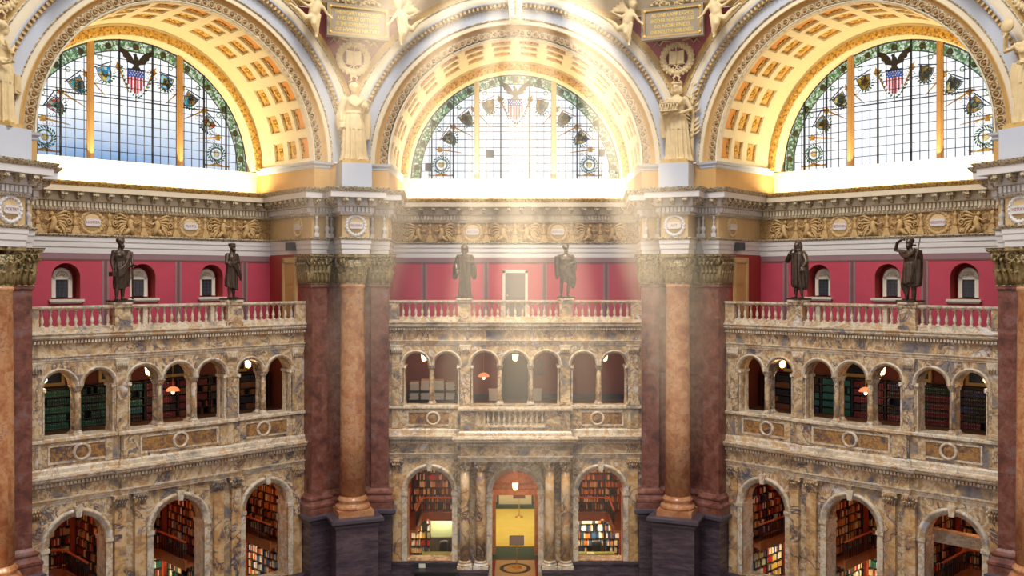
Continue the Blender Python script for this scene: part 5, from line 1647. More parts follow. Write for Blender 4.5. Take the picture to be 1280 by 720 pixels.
for s in (-1, 1): MB().box(s * .9 - .05, s * .9 + .05, -.22, .22, 0, .75).build('end_panel', M['door_dark'], o)
tag(o, 'white fronted display case at the far end of the hall', 'display case')
# reading desk in front of the left ground arch
o = empty('reading_desk', 0, (-2.98, VL - .65, 0))
MB().box(-.85, .85, -.3, .38, 1.0, 1.06).box(-.85, .85, .3, .38, 1.06, 1.2).build('top', M['sofa'], o)
for s in (-1, 1): MB().box(s * .8 - .04, s * .8 + .04, -.28, .3, 0, 1.0).build('end_panel', M['door_dark'], o)
MB().box(-.8, .8, .2, .26, .2, .95).build('back_panel', M['door_dark'], o)
tag(o, 'dark reading desk standing below the ground arch left of the doorway', 'desk')
o = MB().box(-.12, .12, -.01, .01, 0, .16).build('paper_card', M['paper']); place(o, 0, (-3.5, VL - .5, 1.075)); tag(o, 'small white card on the dark reading desk', 'card')
# ------------------------------------------------------------------ figures
def remesh(o, vox, it=2):
    m = o.modifiers.new('merge', 'REMESH'); m.mode = 'VOXEL'; m.voxel_size = vox; m.use_smooth_shade = True
    s = o.modifiers.new('soften', 'SMOOTH'); s.iterations = it; s.factor = .5
    return o

def oval(z, cx, cy, rx, ry, n=64, nf=0, amp=0, ph=0):
    return [(cx + rx * (1 + amp * cos(nf * 2 * pi * k / n + ph) + amp * .4 * cos((nf * 2 - 3) * 2 * pi * k / n + 2 * ph)) * cos(2 * pi * k / n), cy + ry * (1 + amp * cos(nf * 2 * pi * k / n + ph)) * sin(2 * pi * k / n), z) for k in range(n)]

def lerp_secs(secs, steps_=6):
    out = []
    for a, b in zip(secs[:-1], secs[1:]):
        for k in range(steps_): out.append([p + (q - p) * k / steps_ for p, q in zip(a, b)])
    out.append(list(secs[-1])); return out

def robe(mb, secs, nf=11, amp=.05, tw=1.0, hem=0.0, hph=0.0):
    """secs: z, cx, cy, rx, ry, fold strength; hem: how far the lower edge rises and falls"""
    L = lerp_secs(secs); zb, zt = L[0][0], L[-1][0]
    out = []
    for z, cx, cy, rx, ry, f in L:
        k = max(0, 1 - (z - zb) / (.5 * (zt - zb)))
        out.append([(x, y, q + hem * k * (cos(2 * pi * i / 72 - hph) + .35 * cos(6 * 2 * pi * i / 72))) for i, (x, y, q) in enumerate(oval(z, cx, cy, rx, ry, 72, nf, amp * f * 1.6, tw * z))])
    mb.loft(out)

def head(mb, c, tilt=0, s=1.0, hair='short', beard=False, turn=0):
    R = Matrix.Rotation(turn, 3, 'Z')
    def e(x, y, z, r, n=14, m=10): mb.ell(Vector(c) + R @ (Vector((x, y, z)) * s), [q * s for q in r], n, m, 0, R)
    e(0, 0, .03, (.078, .095, .10)); e(0, -.02, -.045, (.06, .075, .07))
    e(0, -.105, -.005, (.014, .02, .026), 8, 6); e(0, -.09, .03, (.05, .02, .014), 8, 6); e(0, -.09, -.045, (.026, .016, .012), 8, 6); e(0, -.078, -.085, (.025, .02, .018), 8, 6)
    for q in (-1, 1): e(q * .08, .0, 0, (.012, .022, .03), 6, 5)
    if hair == 'short':
        e(0, .03, .06, (.092, .095, .085))
        for k in range(9):
            a = pi * k / 8; e(.085 * cos(a), .0 - .03 * sin(a), .085 + .035 * sin(a), (.026, .03, .026), 6, 5)
    if hair == 'bun':
        e(0, .03, .06, (.09, .095, .085)); e(0, .11, .04, (.045, .05, .045)); e(0, -.03, .115, (.06, .03, .03))
        for q in (-1, 1): e(q * .075, -.01, .05, (.03, .05, .05))
    if hair == 'hood':
        e(0, .03, .03, (.115, .11, .125)); e(0, .05, -.06, (.12, .1, .09))
    if hair == 'long':
        e(0, .03, .05, (.095, .1, .095))
        for q in (-1, 1): e(q * .08, .02, -.03, (.04, .06, .1))
    if hair == 'cap':
        e(0, .01, .09, (.1, .11, .035)); e(0, .02, .06, (.09, .095, .07))
    if beard: e(0, -.07, -.09, (.055, .045, .06)); e(0, -.08, -.14, (.035, .03, .04), 8, 6)

def hand(mb, p, d, s=1.0, side=1, curl=.5):
    """palm and five fingers; d points along the fingers"""
    p = Vector(p); d = Vector(d).normalized()
    w = d.cross(Vector((0, 1, .2))); w.normalize(); u = w.cross(d)
    mb.tube([p, p + d * .05 * s, p + d * .09 * s], [.026 * s, .036 * s, .032 * s], 8, flat=.6)
    for k, L in enumerate((.07, .08, .075, .06)):
        b = p + d * .085 * s + w * (.028 - .019 * k) * s
        mb.tube([b, b + d * L * .5 * s - u * curl * .01 * s, b + d * L * .85 * s - u * curl * .045 * s], [.0105 * s, .010 * s, .008 * s], 6)
    b = p + d * .03 * s + w * .03 * s * side
    mb.tube([b, b + (d * .04 + w * .03 * side) * s, b + (d * .07 + w * .03 * side) * s], [.012 * s, .011 * s, .009 * s], 6)

def limb(mb, pts, rad, n=10): mb.tube(pts, rad, n)

def torso(mb, sh=.19, cx=0, bare=True):
    mb.loft([oval(z, cx, cy, rx, ry, 32) for z, cy, rx, ry in ((.88, 0, .15, .11), (.98, 0, .16, .115), (1.08, 0, .145, .10), (1.2, 0, .165, .11), (1.32, -.005, .185, .12), (1.41, 0, .18, .105), (1.46, 0, .12, .075), (1.5, 0, .06, .055))])
    limb(mb, [(cx, .01, 1.44), (cx, 0, 1.6)], [.06, .052])
    for s in (-1, 1): mb.ell((cx + s * sh, 0, 1.40), (.075, .075, .075))
    if bare:
        for s in (-1, 1): mb.ell((cx + s * .075, -.085, 1.3), (.075, .045, .055))

def leg(mb, hip, knee, ank, foot):
    limb(mb, [hip, tuple((Vector(hip) * .5 + Vector(knee) * .5)), knee], [.09, .078, .056])
    limb(mb, [knee, tuple(Vector(knee) * .65 + Vector(ank) * .35 + Vector((0, .02, 0))), ank], [.056, .062, .036])
    a = Vector(ank); f = Vector(foot)
    limb(mb, [a + Vector((0, .04, -.05)), a + (f - a) * .5 + Vector((0, 0, -.03)), f], [.045, .045, .03])

def folds(mb, path_fn, cnt, r, n=14):
    for k in range(cnt):
        mb.tube([path_fn(k / max(1, cnt - 1), t / n) for t in range(n + 1)], r, 6)

def finish(mb, name, mat, scale, vox, a, loc, rot, label, cat, group, wide=1.1):
    mb.xf(Matrix.Diagonal((scale * wide, scale * wide, scale, 1)))
    o = mb.build(name, mat); remesh(o, vox)
    place(o, a, loc, rot); tag(o, label, cat, group)
    return o
def child(o, mb, name, mat, scale): return mb.xf(Matrix.Diagonal((scale * 1.1, scale * 1.1, scale, 1))).build(name, mat, o)

BG = 'bronze statues on the balustrades'
ZB = 11.23
def bronze(mb, bay, u, label, sc, rot=0, turn=0):
    o = finish(mb, 'bronze_statue', M['bronze'], sc, .017, ANG[bay], (u, VL + .03, ZB), rot, label, 'statue', BG)
    return o
def plinth_slab(bay, u, label):
    o = MB().box(-.3, .3, -.26, .26, 0, .075).build('statue_plinth', M['siena_pale']); place(o, ANG[bay], (u, VL + .03, 11.15)); tag(o, label, 'plinth', 'stone plinths under the bronze statues')
def bslab(o, sc): child(o, MB().box(-.27, .27, -.22, .22, 0, .045), 'base_slab', M['bronze'], sc)

# 1 wreathed man with bare chest, toga and staff
S = 1.12
b = MB(); torso(b)
robe(b, [(.4, .02, .02, .165, .15, 1), (.55, .02, .02, .18, .16, 1), (.8, .01, 0, .19, .155, .9), (1.0, 0, 0, .18, .135, .7), (1.12, .02, .01, .175, .13, .5)], 12, .06, 5, .07, .6)
folds(b, lambda k, t: (-.19 + .38 * t, -.15 - .035 * sin(pi * t), .72 + .5 * t ** 1.2 + .22 * k - .1 * sin(pi * t)), 6, .026)
folds(b, lambda k, t: (.06 + .1 * k, -.13 + .02 * k, 1.46 - .5 * t), 4, .03)
b.loft([oval(z, .22, .03, rx, .1, 24, 5, .09, 4 * z) for z, rx in ((.42, .05), (.6, .075), (.9, .09), (1.2, .1), (1.4, .09), (1.47, .05))])
leg(b, (-.09, 0, .8), (-.1, -.03, .45), (-.12, .0, .1), (-.14, -.14, .07)); leg(b, (.09, 0, .8), (.1, .0, .45), (.09, .03, .1), (.12, -.11, .07))
limb(b, [(-.2, 0, 1.4), (-.25, .02, 1.15), (-.25, -.04, .92)], [.062, .05, .036]); hand(b, (-.25, -.04, .92), (-.1, -.1, -.9), 1.1)
limb(b, [(.2, 0, 1.4), (.26, -.02, 1.14), (.24, -.12, 1.0)], [.06, .055, .04]); hand(b, (.24, -.12, 1.0), (.2, -.4, .1), 1.1)
head(b, (0, -.01, 1.67), 0, 1.05, 'short', True)
for k in range(14):
    q = 2 * pi * k / 14; b.ell((.088 * cos(q), .0 + .1 * sin(q), 1.735 + .012 * (k % 2) + .02 * sin(q)), (.024, .024, .03), 6, 4)
o = bronze(b, 'left', -1.93, 'leftmost bronze statue on the left balustrade, wreathed man with bare chest and staff', S, pi / 4 * .4); bslab(o, S)
child(o, MB().tube([(.29, -.12, .06), (.29, -.1, 1.42)], .022, 8), 'staff', M['bronze'], S)
child(o, MB().box(-.36, -.2, -.14, 0, .72, .84), 'scroll_box', M['bronze'], S)
plinth_slab('left', -1.93, 'pale stone plinth under the wreathed bronze man on the left balustrade')
# 2 toga man with arms folded
b = MB(); torso(b, bare=False)
robe(b, [(.36, .0, .02, .19, .17, 1), (.6, 0, .02, .19, .165, 1), (.9, 0, 0, .185, .15, .9), (1.15, 0, 0, .18, .14, .7), (1.35, 0, 0, .2, .135, .6), (1.47, 0, 0, .12, .09, .3)], 11, .06, 3, .06, 2.4)
folds(b, lambda k, t: (.2 - .38 * t, -.16 - .03 * sin(pi * t), .6 + .55 * t + .16 * k), 5, .026)
leg(b, (-.08, 0, .8), (-.09, -.02, .45), (-.12, 0, .1), (-.15, -.13, .07)); leg(b, (.09, 0, .8), (.09, -.0, .45), (.1, .02, .1), (.13, -.12, .07))
limb(b, [(-.2, 0, 1.38), (-.27, -.03, 1.15), (-.08, -.18, 1.16)], [.075, .068, .05]); hand(b, (-.08, -.18, 1.16), (.9, -.1, .2), 1.1)
limb(b, [(.2, 0, 1.38), (.25, -.02, 1.12), (.22, -.1, .9)], [.075, .066, .045]); hand(b, (.22, -.1, .9), (0, -.2, -.9), 1.1)
folds(b, lambda k, t: (-.27 + .32 * t, -.1 - .1 * t, 1.06 + .05 * k), 4, .028)
head(b, (0, -.01, 1.66), 0, 1.05, 'cap', True)
o = bronze(b, 'left', 1.93, 'capped bronze statue in long toga on the left balustrade, right of the wreathed man', S * .98, pi / 4 * .5); bslab(o, S)
plinth_slab('left', 1.93, 'pale stone plinth under the capped bronze man on the left balustrade')
# 3 bearded man with long gown
b = MB(); torso(b, bare=False)
robe(b, [(.05, 0, .02, .2, .17, 1.1), (.3, 0, .02, .18, .16, 1), (.7, 0, 0, .175, .145, .9), (1.1, 0, 0, .18, .135, .7), (1.38, 0, 0, .2, .13, .6), (1.48, 0, 0, .12, .09, .3)], 13, .06, .4)
for s in (-1, 1):
    b.loft([oval(z, s * cx, .03, rx, .12, 24, 5, .08, 2 * z) for z, cx, rx in ((.62, .3, .05), (.75, .29, .085), (1.0, .27, .1), (1.25, .23, .09), (1.42, .17, .06))])
    folds(b, lambda k, t: (s * (.1 + .05 * k), -.15, 1.4 - 1.3 * t), 3, .024)
limb(b, [(-.2, 0, 1.38), (-.27, -.03, 1.12), (-.24, -.14, .95)], [.08, .075, .05]); hand(b, (-.24, -.14, .95), (.1, -.3, -.8), 1.1)
limb(b, [(.2, 0, 1.38), (.27, -.04, 1.16), (.1, -.18, 1.22)], [.08, .075, .05]); hand(b, (.1, -.18, 1.22), (-.9, -.1, .4), 1.1)
for s in (-1, 1): b.ell((s * .08, -.14, .06), (.05, .1, .045))
head(b, (0, -.02, 1.66), 0, 1.05, 'hood', True); b.ell((0, -.11, 1.46), (.06, .04, .12))
o = bronze(b, 'center', -1.93, 'hooded bronze statue in a long gown on the middle balustrade, left of the white door', S, 0); bslab(o, S)
plinth_slab('center', -1.93, 'pale stone plinth under the hooded bronze figure on the middle balustrade')
# 4 man in short tunic and cloak, bare legs
b = MB(); torso(b)
robe(b, [(.55, .04, .02, .21, .17, 1), (.75, .02, 0, .2, .16, 1), (.95, 0, 0, .185, .145, .8), (1.08, 0, 0, .165, .125, .4)], 11, .06, 4, .06, -2.6)
folds(b, lambda k, t: (-.18 + .42 * t, -.16, 1.02 - .42 * t + .1 * k), 4, .028)
b.loft([oval(z, cx, .08, rx, .1, 28, 6, .08, 2 * z) for z, cx, rx in ((.3, .24, .02), (.42, .2, .1), (.62, .12, .2), (.9, .03, .27), (1.2, 0, .27), (1.42, 0, .22), (1.49, 0, .12))])
b.loft([oval(z, -.27, .0, rx, .09, 24, 5, .1, 3 * z) for z, rx in ((.62, .035), (.75, .06), (1.0, .075), (1.25, .085), (1.42, .07))])
leg(b, (-.1, 0, .8), (-.13, -.02, .46), (-.14, .02, .1), (-.18, -.12, .06)); leg(b, (.09, 0, .8), (.09, -.04, .46), (.06, .0, .1), (.1, -.15, .06))
limb(b, [(-.2, 0, 1.4), (-.27, .0, 1.14), (-.25, -.06, .9)], [.07, .06, .042]); hand(b, (-.25, -.06, .9), (0, -.2, -.9), 1.1)
limb(b, [(.2, 0, 1.4), (.28, -.03, 1.18), (.1, -.17, 1.12)], [.07, .062, .045]); hand(b, (.1, -.17, 1.12), (-.9, -.1, .05), 1.1)
folds(b, lambda k, t: (.3 - .06 * k, -.08 + .05 * k, 1.22 - .3 * t), 3, .035)
head(b, (0, -.01, 1.67), 0, 1.05, 'short', True, .2)
o = bronze(b, 'center', 1.93, 'bare legged bronze statue in short tunic and cloak on the middle balustrade, right of door', S, 0); bslab(o, S)
plinth_slab('center', 1.93, 'pale stone plinth under the bare legged bronze man on the middle balustrade')
# 5 man in a heavy long coat, hand to his face
b = MB(); torso(b, bare=False)
robe(b, [(.38, 0, .03, .22, .17, .9), (.6, 0, .02, .21, .165, .9), (.95, 0, 0, .2, .155, .8), (1.25, 0, 0, .21, .15, .6), (1.42, 0, 0, .2, .13, .4), (1.5, 0, 0, .12, .09, .2)], 9, .05, 1)
b.loft([oval(z, .0, .1, rx, .12, 36, 9, .06, z) for z, rx in ((.3, .22), (.5, .25), (.8, .27), (1.2, .25), (1.40, .2), (1.5, .1))])
for s in (-1, 1): folds(b, lambda k, t: (s * (.04 + .05 * k), -.175 + .01 * k, 1.42 - 1.0 * t), 3, .028)
leg(b, (-.09, 0, .8), (-.1, -.03, .45), (-.1, .0, .1), (-.13, -.14, .07)); leg(b, (.09, 0, .8), (.13, -.06, .45), (.16, -.02, .1), (.2, -.16, .07))
limb(b, [(-.21, 0, 1.4), (-.34, -.1, 1.2), (-.1, -.21, 1.44)], [.085, .08, .055]); hand(b, (-.1, -.21, 1.44), (.5, .2, .8), 1.1)
limb(b, [(.21, 0, 1.4), (.36, -.05, 1.16), (.33, -.16, 1.0)], [.085, .075, .05]); hand(b, (.33, -.16, 1.0), (.2, -.2, -.8), 1.1)
head(b, (.0, -.03, 1.66), 0, 1.1, 'long', False, .25); b.ell((0, -.02, 1.52), (.13, .11, .06))
o = bronze(b, 'right', -1.93, 'bronze statue in a heavy long coat on the right balustrade, one hand at his face', S, -pi / 4 * .4); bslab(o, S)
hatm = MB().lathe(.3, -.16, [(.13, .88), (.13, .9), (.075, .91), (.07, 1.0), (.04, 1.02)], 16); child(o, hatm, 'hat', M['bronze'], S)
plinth_slab('right', -1.93, 'stone plinth under the long coated bronze man on the right balustrade')
# 6 man shading his eyes, with a long staff
b = MB(); torso(b)
robe(b, [(.55, 0, .0, .2, .16, 1), (.75, 0, 0, .195, .155, .9), (1.0, 0, 0, .18, .14, .7), (1.12, 0, 0, .17, .13, .4)], 10, .06, 2, .05, 1)
b.loft([oval(z, .03, .07, rx, .14, 32, 7, .08, 2 * z) for z, rx in ((.42, .22), (.7, .26), (1.0, .27), (1.25, .27), (1.42, .22), (1.5, .13))])
folds(b, lambda k, t: (-.22 + .44 * t, -.12 - .05 * sin(pi * t), 1.44 - .12 * sin(pi * t) - .06 * k), 4, .032)
b.loft([oval(z, .25, .02, rx, .1, 24, 5, .1, 3 * z) for z, rx in ((.45, .06), (.7, .09), (1.0, .1), (1.3, .1), (1.45, .06))])
leg(b, (-.1, 0, .8), (-.16, -.1, .48), (-.1, .02, .1), (-.16, -.12, .06)); leg(b, (.09, 0, .8), (.1, -.02, .45), (.1, .02, .1), (.08, -.14, .06))
for q, (x, y) in enumerate(((-.1, .0), (.1, .02))): limb(b, [(x, y, .1), (x, y, .4)], [.055, .07])
limb(b, [(-.2, 0, 1.42), (-.42, -.05, 1.48), (-.3, -.12, 1.68), (-.12, -.17, 1.76)], [.065, .055, .045, .035]); hand(b, (-.14, -.17, 1.75), (.9, -.05, .1), 1.1)
limb(b, [(.2, 0, 1.4), (.32, -.02, 1.2), (.3, -.14, 1.36)], [.065, .055, .042]); hand(b, (.3, -.14, 1.36), (0, -.2, .9), 1.1)
head(b, (.0, -.01, 1.67), 0, 1.05, 'short', True, -.1); b.ell((.1, .04, 1.6), (.06, .05, .03))
o = bronze(b, 'right', 1.93, 'dark bronze statue shading his eyes with one arm and holding a staff, right balustrade', S, -pi / 4 * .4); bslab(o, S)
child(o, MB().tube([(.08, -.22, .05), (.42, -.12, 1.82)], .016, 8), 'staff', M['bronze'], S)
plinth_slab('right', 1.93, 'stone plinth under the bronze man shading his eyes')

# plaster statues on the piers
PG = 'cream statues on the piers'
ZP = 16.12
def plaster(mb, key, label, sc, rot=0):
    o = finish(mb, 'plaster_statue', M['plaster_statue'], sc, .024, PANG[key], (0, 15.38, ZP + .1), rot, label, 'statue', PG)
    MB().box(-.5, .5, -.45, .45, -.1, .0).box(-.42, .42, -.38, .38, 0, .06).build('base_slab', M['gold'], o)
    return o
S = 1.6
def lady(lean=0):
    b = MB(); torso(b, .17, 0, True)
    robe(b, [(.0, lean, .0, .27, .2, 1.2), (.15, lean, 0, .235, .18, 1.1), (.5, lean * .6, 0, .22, .165, 1), (.85, 0, 0, .21, .155, .8), (1.0, 0, 0, .19, .145, .6), (1.1, 0, 0, .165, .125, .4)], 13, .10, .5)
    robe(b, [(.72, 0, 0, .22, .165, 1), (.85, 0, 0, .215, .16, .8), (1.0, 0, 0, .195, .145, .5), (1.08, 0, 0, .165, .125, .3)], 9, .05, 6)
    folds(b, lambda k, t: (-.17 + .34 * t, -.135 - .02 * sin(pi * t), 1.44 - .15 * sin(pi * t) - .05 * k), 3, .016)
    b.tube([(.17 * cos(q * .2618), .13 * sin(q * .2618), 1.1) for q in range(25)], .022, 6)
    for s in (-1, 1): b.ell((s * .09, -.15, .03), (.05, .09, .03))
    return b
# left of the middle bay: arms at her sides, globe at the breast
b = lady()
for s in (-1, 1): b.loft([oval(z, s * cx, .05, rx, .1, 24, 6, .08, 2 * z) for z, cx, rx in ((.5, .3, .04) if s > 0 else (.72, .29, .03), (.7, .3, .08) if s > 0 else (.85, .29, .06), (1.0, .28, .09), (1.2, .25, .07), (1.34, .2, .04))])
limb(b, [(-.19, 0, 1.4), (-.27, .0, 1.15), (-.27, -.06, .9)], [.07, .06, .042]); hand(b, (-.27, -.06, .9), (0, -.1, -.95), 1.1)
limb(b, [(.19, 0, 1.4), (.27, -.03, 1.2), (.2, -.18, 1.2)], [.07, .06, .045]); hand(b, (.2, -.18, 1.2), (-.4, -.6, .3), 1.1)
head(b, (0, -.01, 1.66), 0, 1.06, 'bun')
o = plaster(b, 'left', 'cream plaster statue of a robed woman holding a small globe, left of the middle window', S, 0)
child(o, MB().ell((.17, -.27, 1.23), .075, 14, 10), 'globe', M['plaster_statue'], S)
# right of the middle bay: model temple in her hands, laurel behind
b = lady(.02)
limb(b, [(-.19, 0, 1.4), (-.29, -.04, 1.2), (-.24, -.2, 1.06)], [.062, .052, .038]); hand(b, (-.24, -.2, 1.06), (.5, -.5, 0), 1.1)
limb(b, [(.19, 0, 1.4), (.31, -.03, 1.16), (.12, -.22, 1.06)], [.062, .052, .038]); hand(b, (.12, -.22, 1.06), (-.8, -.3, .1), 1.1)
b.loft([oval(z, -.27, .03, rx, .09, 24, 6, .1, 3 * z) for z, rx in ((.55, .05), (.75, .09), (1.0, .09), (1.2, .08), (1.38, .05))])
head(b, (0, -.01, 1.66), 0, 1.06, 'long', False, -.2)
for k in range(12):
    q = 2 * pi * k / 12; b.ell((.1 * cos(q), .1 * sin(q), 1.77), (.03, .03, .04), 6, 4)
o = plaster(b, 'right', 'cream plaster statue of a wreathed woman carrying a model temple, right of the middle window', S, 0)
t = MB().box(-.28, .1, -.36, -.2, 1.1, 1.13).box(-.28, .1, -.36, -.2, 1.25, 1.28)
for k in range(7):
    t.tube([(-.265 + .058 * k, -.35, 1.13), (-.265 + .058 * k, -.35, 1.25)], .012, 6)
t.box(-.25, .07, -.32, -.21, 1.13, 1.25).prism([(-.29, 1.28), (.11, 1.28), (-.09, 1.36)], -.37, -.19)
child(o, t, 'model_temple', M['plaster_statue'], S)
br = MB().tube([(.3, .1, 0), (.29, .12, .5), (.32, .1, 1.0), (.28, .12, 1.4), (.3, .12, 1.75)], [.06, .05, .04, .03, .015], 8)
rn = random.Random(5)
for k in range(34):
    z = .45 + 1.35 * k / 34; q = rn.uniform(0, 2 * pi)
    p0 = Vector((.3, .11, z)); p1 = p0 + Vector((cos(q) * .12, sin(q) * .05, .08)); br.tube([p0, p1, p1 + Vector((cos(q) * .05, 0, .06))], [.012, .03, .005], 5)
child(o, br, 'laurel_tree', M['plaster_statue'], S)
# far left: robed woman turned to the right with a tablet
b = lady(-.02)
limb(b, [(-.19, 0, 1.4), (-.26, .0, 1.14), (-.22, -.14, 1.0)], [.065, .055, .04]); hand(b, (-.22, -.14, 1.0), (.3, -.5, .3), 1.1)
limb(b, [(.19, 0, 1.4), (.3, .0, 1.15), (.33, -.05, .9)], [.065, .055, .04]); hand(b, (.33, -.05, .9), (.1, -.1, -.9), 1.1)
head(b, (0, -.01, 1.66), 0, 1.06, 'bun', False, .7)
o = plaster(b, 'farleft', 'cream plaster statue of a robed woman holding a tablet, cut off at the far left', S, .5)
child(o, MB().box(.3, .52, -.1, -.06, .62, .95).box(.33, .49, -.11, -.1, .66, .91), 'tablet', M['plaster_statue'], S)
# far right: raised arm with a round mirror
b = lady(.02)
limb(b, [(-.19, 0, 1.42), (-.42, -.02, 1.36), (-.36, -.1, 1.6)], [.065, .055, .04]); hand(b, (-.36, -.1, 1.6), (.2, -.1, .9), 1.1)
limb(b, [(.19, 0, 1.4), (.28, -.02, 1.15), (.12, -.18, 1.05)], [.065, .055, .04]); hand(b, (.12, -.18, 1.05), (-.8, -.3, 0), 1.1)
b.loft([oval(z, -.2, -.05, rx, .08, 24, 6, .1, 3 * z) for z, rx in ((.5, .04), (.7, .07), (.95, .09), (1.1, .05))])
head(b, (0, -.01, 1.66), 0, 1.06, 'bun', False, -.3); b.ell((0, .0, 1.8), (.06, .05, .06))
o = plaster(b, 'farright', 'cream plaster statue with raised arm holding a round mirror, cut off at the far right', S, 0)
mm = MB().ring(-.3, 1.78, [(.001, -.14), (.11, -.14), (.125, -.12), (.11, -.10), (.001, -.10)], 24, 0, 2 * pi).tube([(-.34, -.12, 1.58), (-.32, -.12, 1.66)], .018, 8)
child(o, mm, 'mirror', M['plaster_statue'], S)

# ------------------------------------------------------------------ tablets, wreaths and putti in the spandrels
LINES = {'left': ['THE INQVIRY KNOWLEDGE', 'AND BELIEF OF TRVTH', 'IS THE SOVEREIGN GOOD', 'OF HVMAN NATVRE.'], 'right': ['AS ONE LAMP LIGHTS', 'ANOTHER, NOR GROWS LESS,', 'SO NOBLENESS', 'ENKINDLETH NOBLENESS.']}
def spandrel_things(key):
    a = PANG[key]
    nm = {'left': 'left of the middle window', 'right': 'right of the middle window', 'farleft': 'at the far left', 'farright': 'at the far right'}[key]
    if key in LINES:
        o = empty('inscription_tablet', a, (0, 14.72, 21.13))
        MB().box(-1.0, 1.0, -.06, .1, -.46, .46).build('panel', M['stone_tablet'], o)
        f = MB()
        for x0, x1, z0, z1 in ((-1.12, 1.12, .46, .58), (-1.12, 1.12, -.58, -.46), (-1.12, -1.0, -.46, .46), (1.0, 1.12, -.46, .46)): f.box(x0, x1, -.12, .12, z0, z1)
        f.build('frame', M['stone_tablet'], o)
        d = MB()
        for k in range(38):
            for z in (-.47, .47): d.box(-1.0 + 2.0 * k / 37 - .014, -1.0 + 2.0 * k / 37 + .014, -.13, -.1, z - .03, z + .03)
        for k in range(17):
            for x in (-1.01, 1.01): d.box(x - .03, x + .03, -.13, -.1, -.4 + .05 * k - .012, -.4 + .05 * k + .012)
        for x in (-1.0, 1.0):
            for z in (-.45, .45): d.ell((x, -.12, z), (.06, .03, .06), 8, 6)
        d.build('gilt_border', M['gilt'], o)
        for i, t in enumerate(LINES[key]): text('lettering', t, .19, M['letter_gold'], o, (0, -.065, .28 - .2 * i), (pi / 2, 0, 0), .006, xs=min(1.0, 1.75 / (len(t) * .118)))
        tag(o, 'stone tablet with gold inscription on the maroon spandrel, %s' % nm, 'tablet', 'inscription tablets')
        o = MB()
        for s in (-1, 1):
            spiral(o, (s * .35, 14.68, 21.82), (1, 0), .16, 1.4, .05, .025, s, 0)
            o.tube([(s * .1, 14.66, 21.8), (s * .5, 14.66, 21.95), (s * .9, 14.68, 21.8)], [.05, .06, .02], 6)
            for k in range(4): o.ell((s * (.2 + .18 * k), 14.64, 21.78 + .06 * sin(k)), (.07, .06, .06), 6, 4)
        o.ring(0, 21.78, [(.07, 14.66), (.1, 14.58), (.13, 14.66)], 16, 0, 2 * pi)
        tag(place(o.build('scroll_ornament', M['plaster_statue']), a), 'scrolled cream ornament on top of the tablet, %s' % nm, 'ornament', 'ornaments above the tablets')
    w = empty('book_wreath', a, (0, 15.42, 20.0))
    wreath(MB(), (0, 0, 0), .52, .105, 0, 24).build('wreath', M['plaster_statue'], w)
    bk = MB()
    for s in (-1, 1):
        bk.prism([(0, -.24), (s * .27, -.2), (s * .27, .26), (0, .22)], -.09, .0)
        bk.prism([(0.0, -.27), (s * .3, -.23), (s * .3, -.19), (0, -.23)], -.05, .0)
    bk.tube([(0, -.11, -.24), (0, -.12, .5)], .022, 6); bk.tube([(-.09, -.12, .12), (.09, -.12, .12)], .015, 6)
    bk.build('open_book', M['plaster_statue'], w)
    for s in (-1, 1):
        MB().tube([(s * .2, -.06, .62), (s * .5, -.08, .66), (s * .62, -.06, .5), (s * .74, -.08, .62), (s * .86, -.05, .48)], [.03, .06, .05, .05, .02], 6, flat=.5).build('ribbon', M['plaster_statue'], w)
        MB().tube([(0, -.06, -.64), (s * .12, -.07, -.72), (s * .08, -.06, -.82), (s * .2, -.06, -.9)], [.04, .04, .03, .015], 6).build('ribbon_tail', M['plaster_statue'], w)
        rb = MB(); spiral(rb, (s * .09, -.05, -.36), (1, 0), .1, 1.1, .025, .015, s, pi / 2); rb.build('ribbon_curl', M['plaster_statue'], w)
    tag(w, 'cream leaf wreath around an open book on the maroon spandrel, %s' % nm, 'wreath', 'book wreaths')
    for s, sn in ((-1, 'left'), (1, 'right')):
        if key == 'farleft' and s < 0 or key == 'farright' and s > 0: continue
        b = MB(); x0 = s * 1.5; y0 = 14.62
        X = lambda q: x0 + s * q
        b.ell((X(-.12), y0 - .12, 21.86), (.16, .17, .19), 12, 8); b.ell((X(-.24), y0 - .26, 21.84), .03, 6, 4)
        for k in range(8): b.ell((X(-.08 + .1 * cos(k)), y0 - .08, 21.95 + .07 * sin(k * 2)), .075, 6, 4)
        b.tube([(X(-.08), y0 - .08, 21.72), (X(.0), y0 - .1, 21.5), (X(.1), y0 - .1, 21.25), (X(.14), y0 - .08, 21.1)], [.1, .19, .2, .17], 12)
        b.tube([(X(-.06), y0 - .1, 21.6), (X(-.22), y0 - .2, 21.42), (X(-.36), y0 - .2, 21.2)], [.08, .065, .05], 8); hand(b, (X(-.36), y0 - .2, 21.2), (-s * .6, -.2, -.5), 1.6)
        b.tube([(X(.1), y0 - .1, 21.6), (X(.3), y0 - .16, 21.44), (X(.5), y0 - .16, 21.56)], [.08, .065, .05], 8); hand(b, (X(.5), y0 - .16, 21.56), (s * .7, -.2, .4), 1.6)
        b.tube([(X(.12), y0 - .12, 21.12), (X(.42), y0 - .22, 21.0), (X(.62), y0 - .16, 21.26), (X(.86), y0 - .14, 21.42)], [.15, .12, .08, .05], 10); b.ell((X(.92), y0 - .16, 21.45), (.09, .06, .04))
        b.tube([(X(.1), y0 - .12, 21.1), (X(.12), y0 - .24, 20.82), (X(.0), y0 - .16, 20.6), (X(.04), y0 - .14, 20.42)], [.15, .12, .08, .05], 10); b.ell((X(.02), y0 - .2, 20.38), (.06, .1, .04))
        folds(b, lambda k, t: (X(-.1 + .1 * k + .1 * t), y0 - .2, 21.2 - .6 * t), 4, .05)
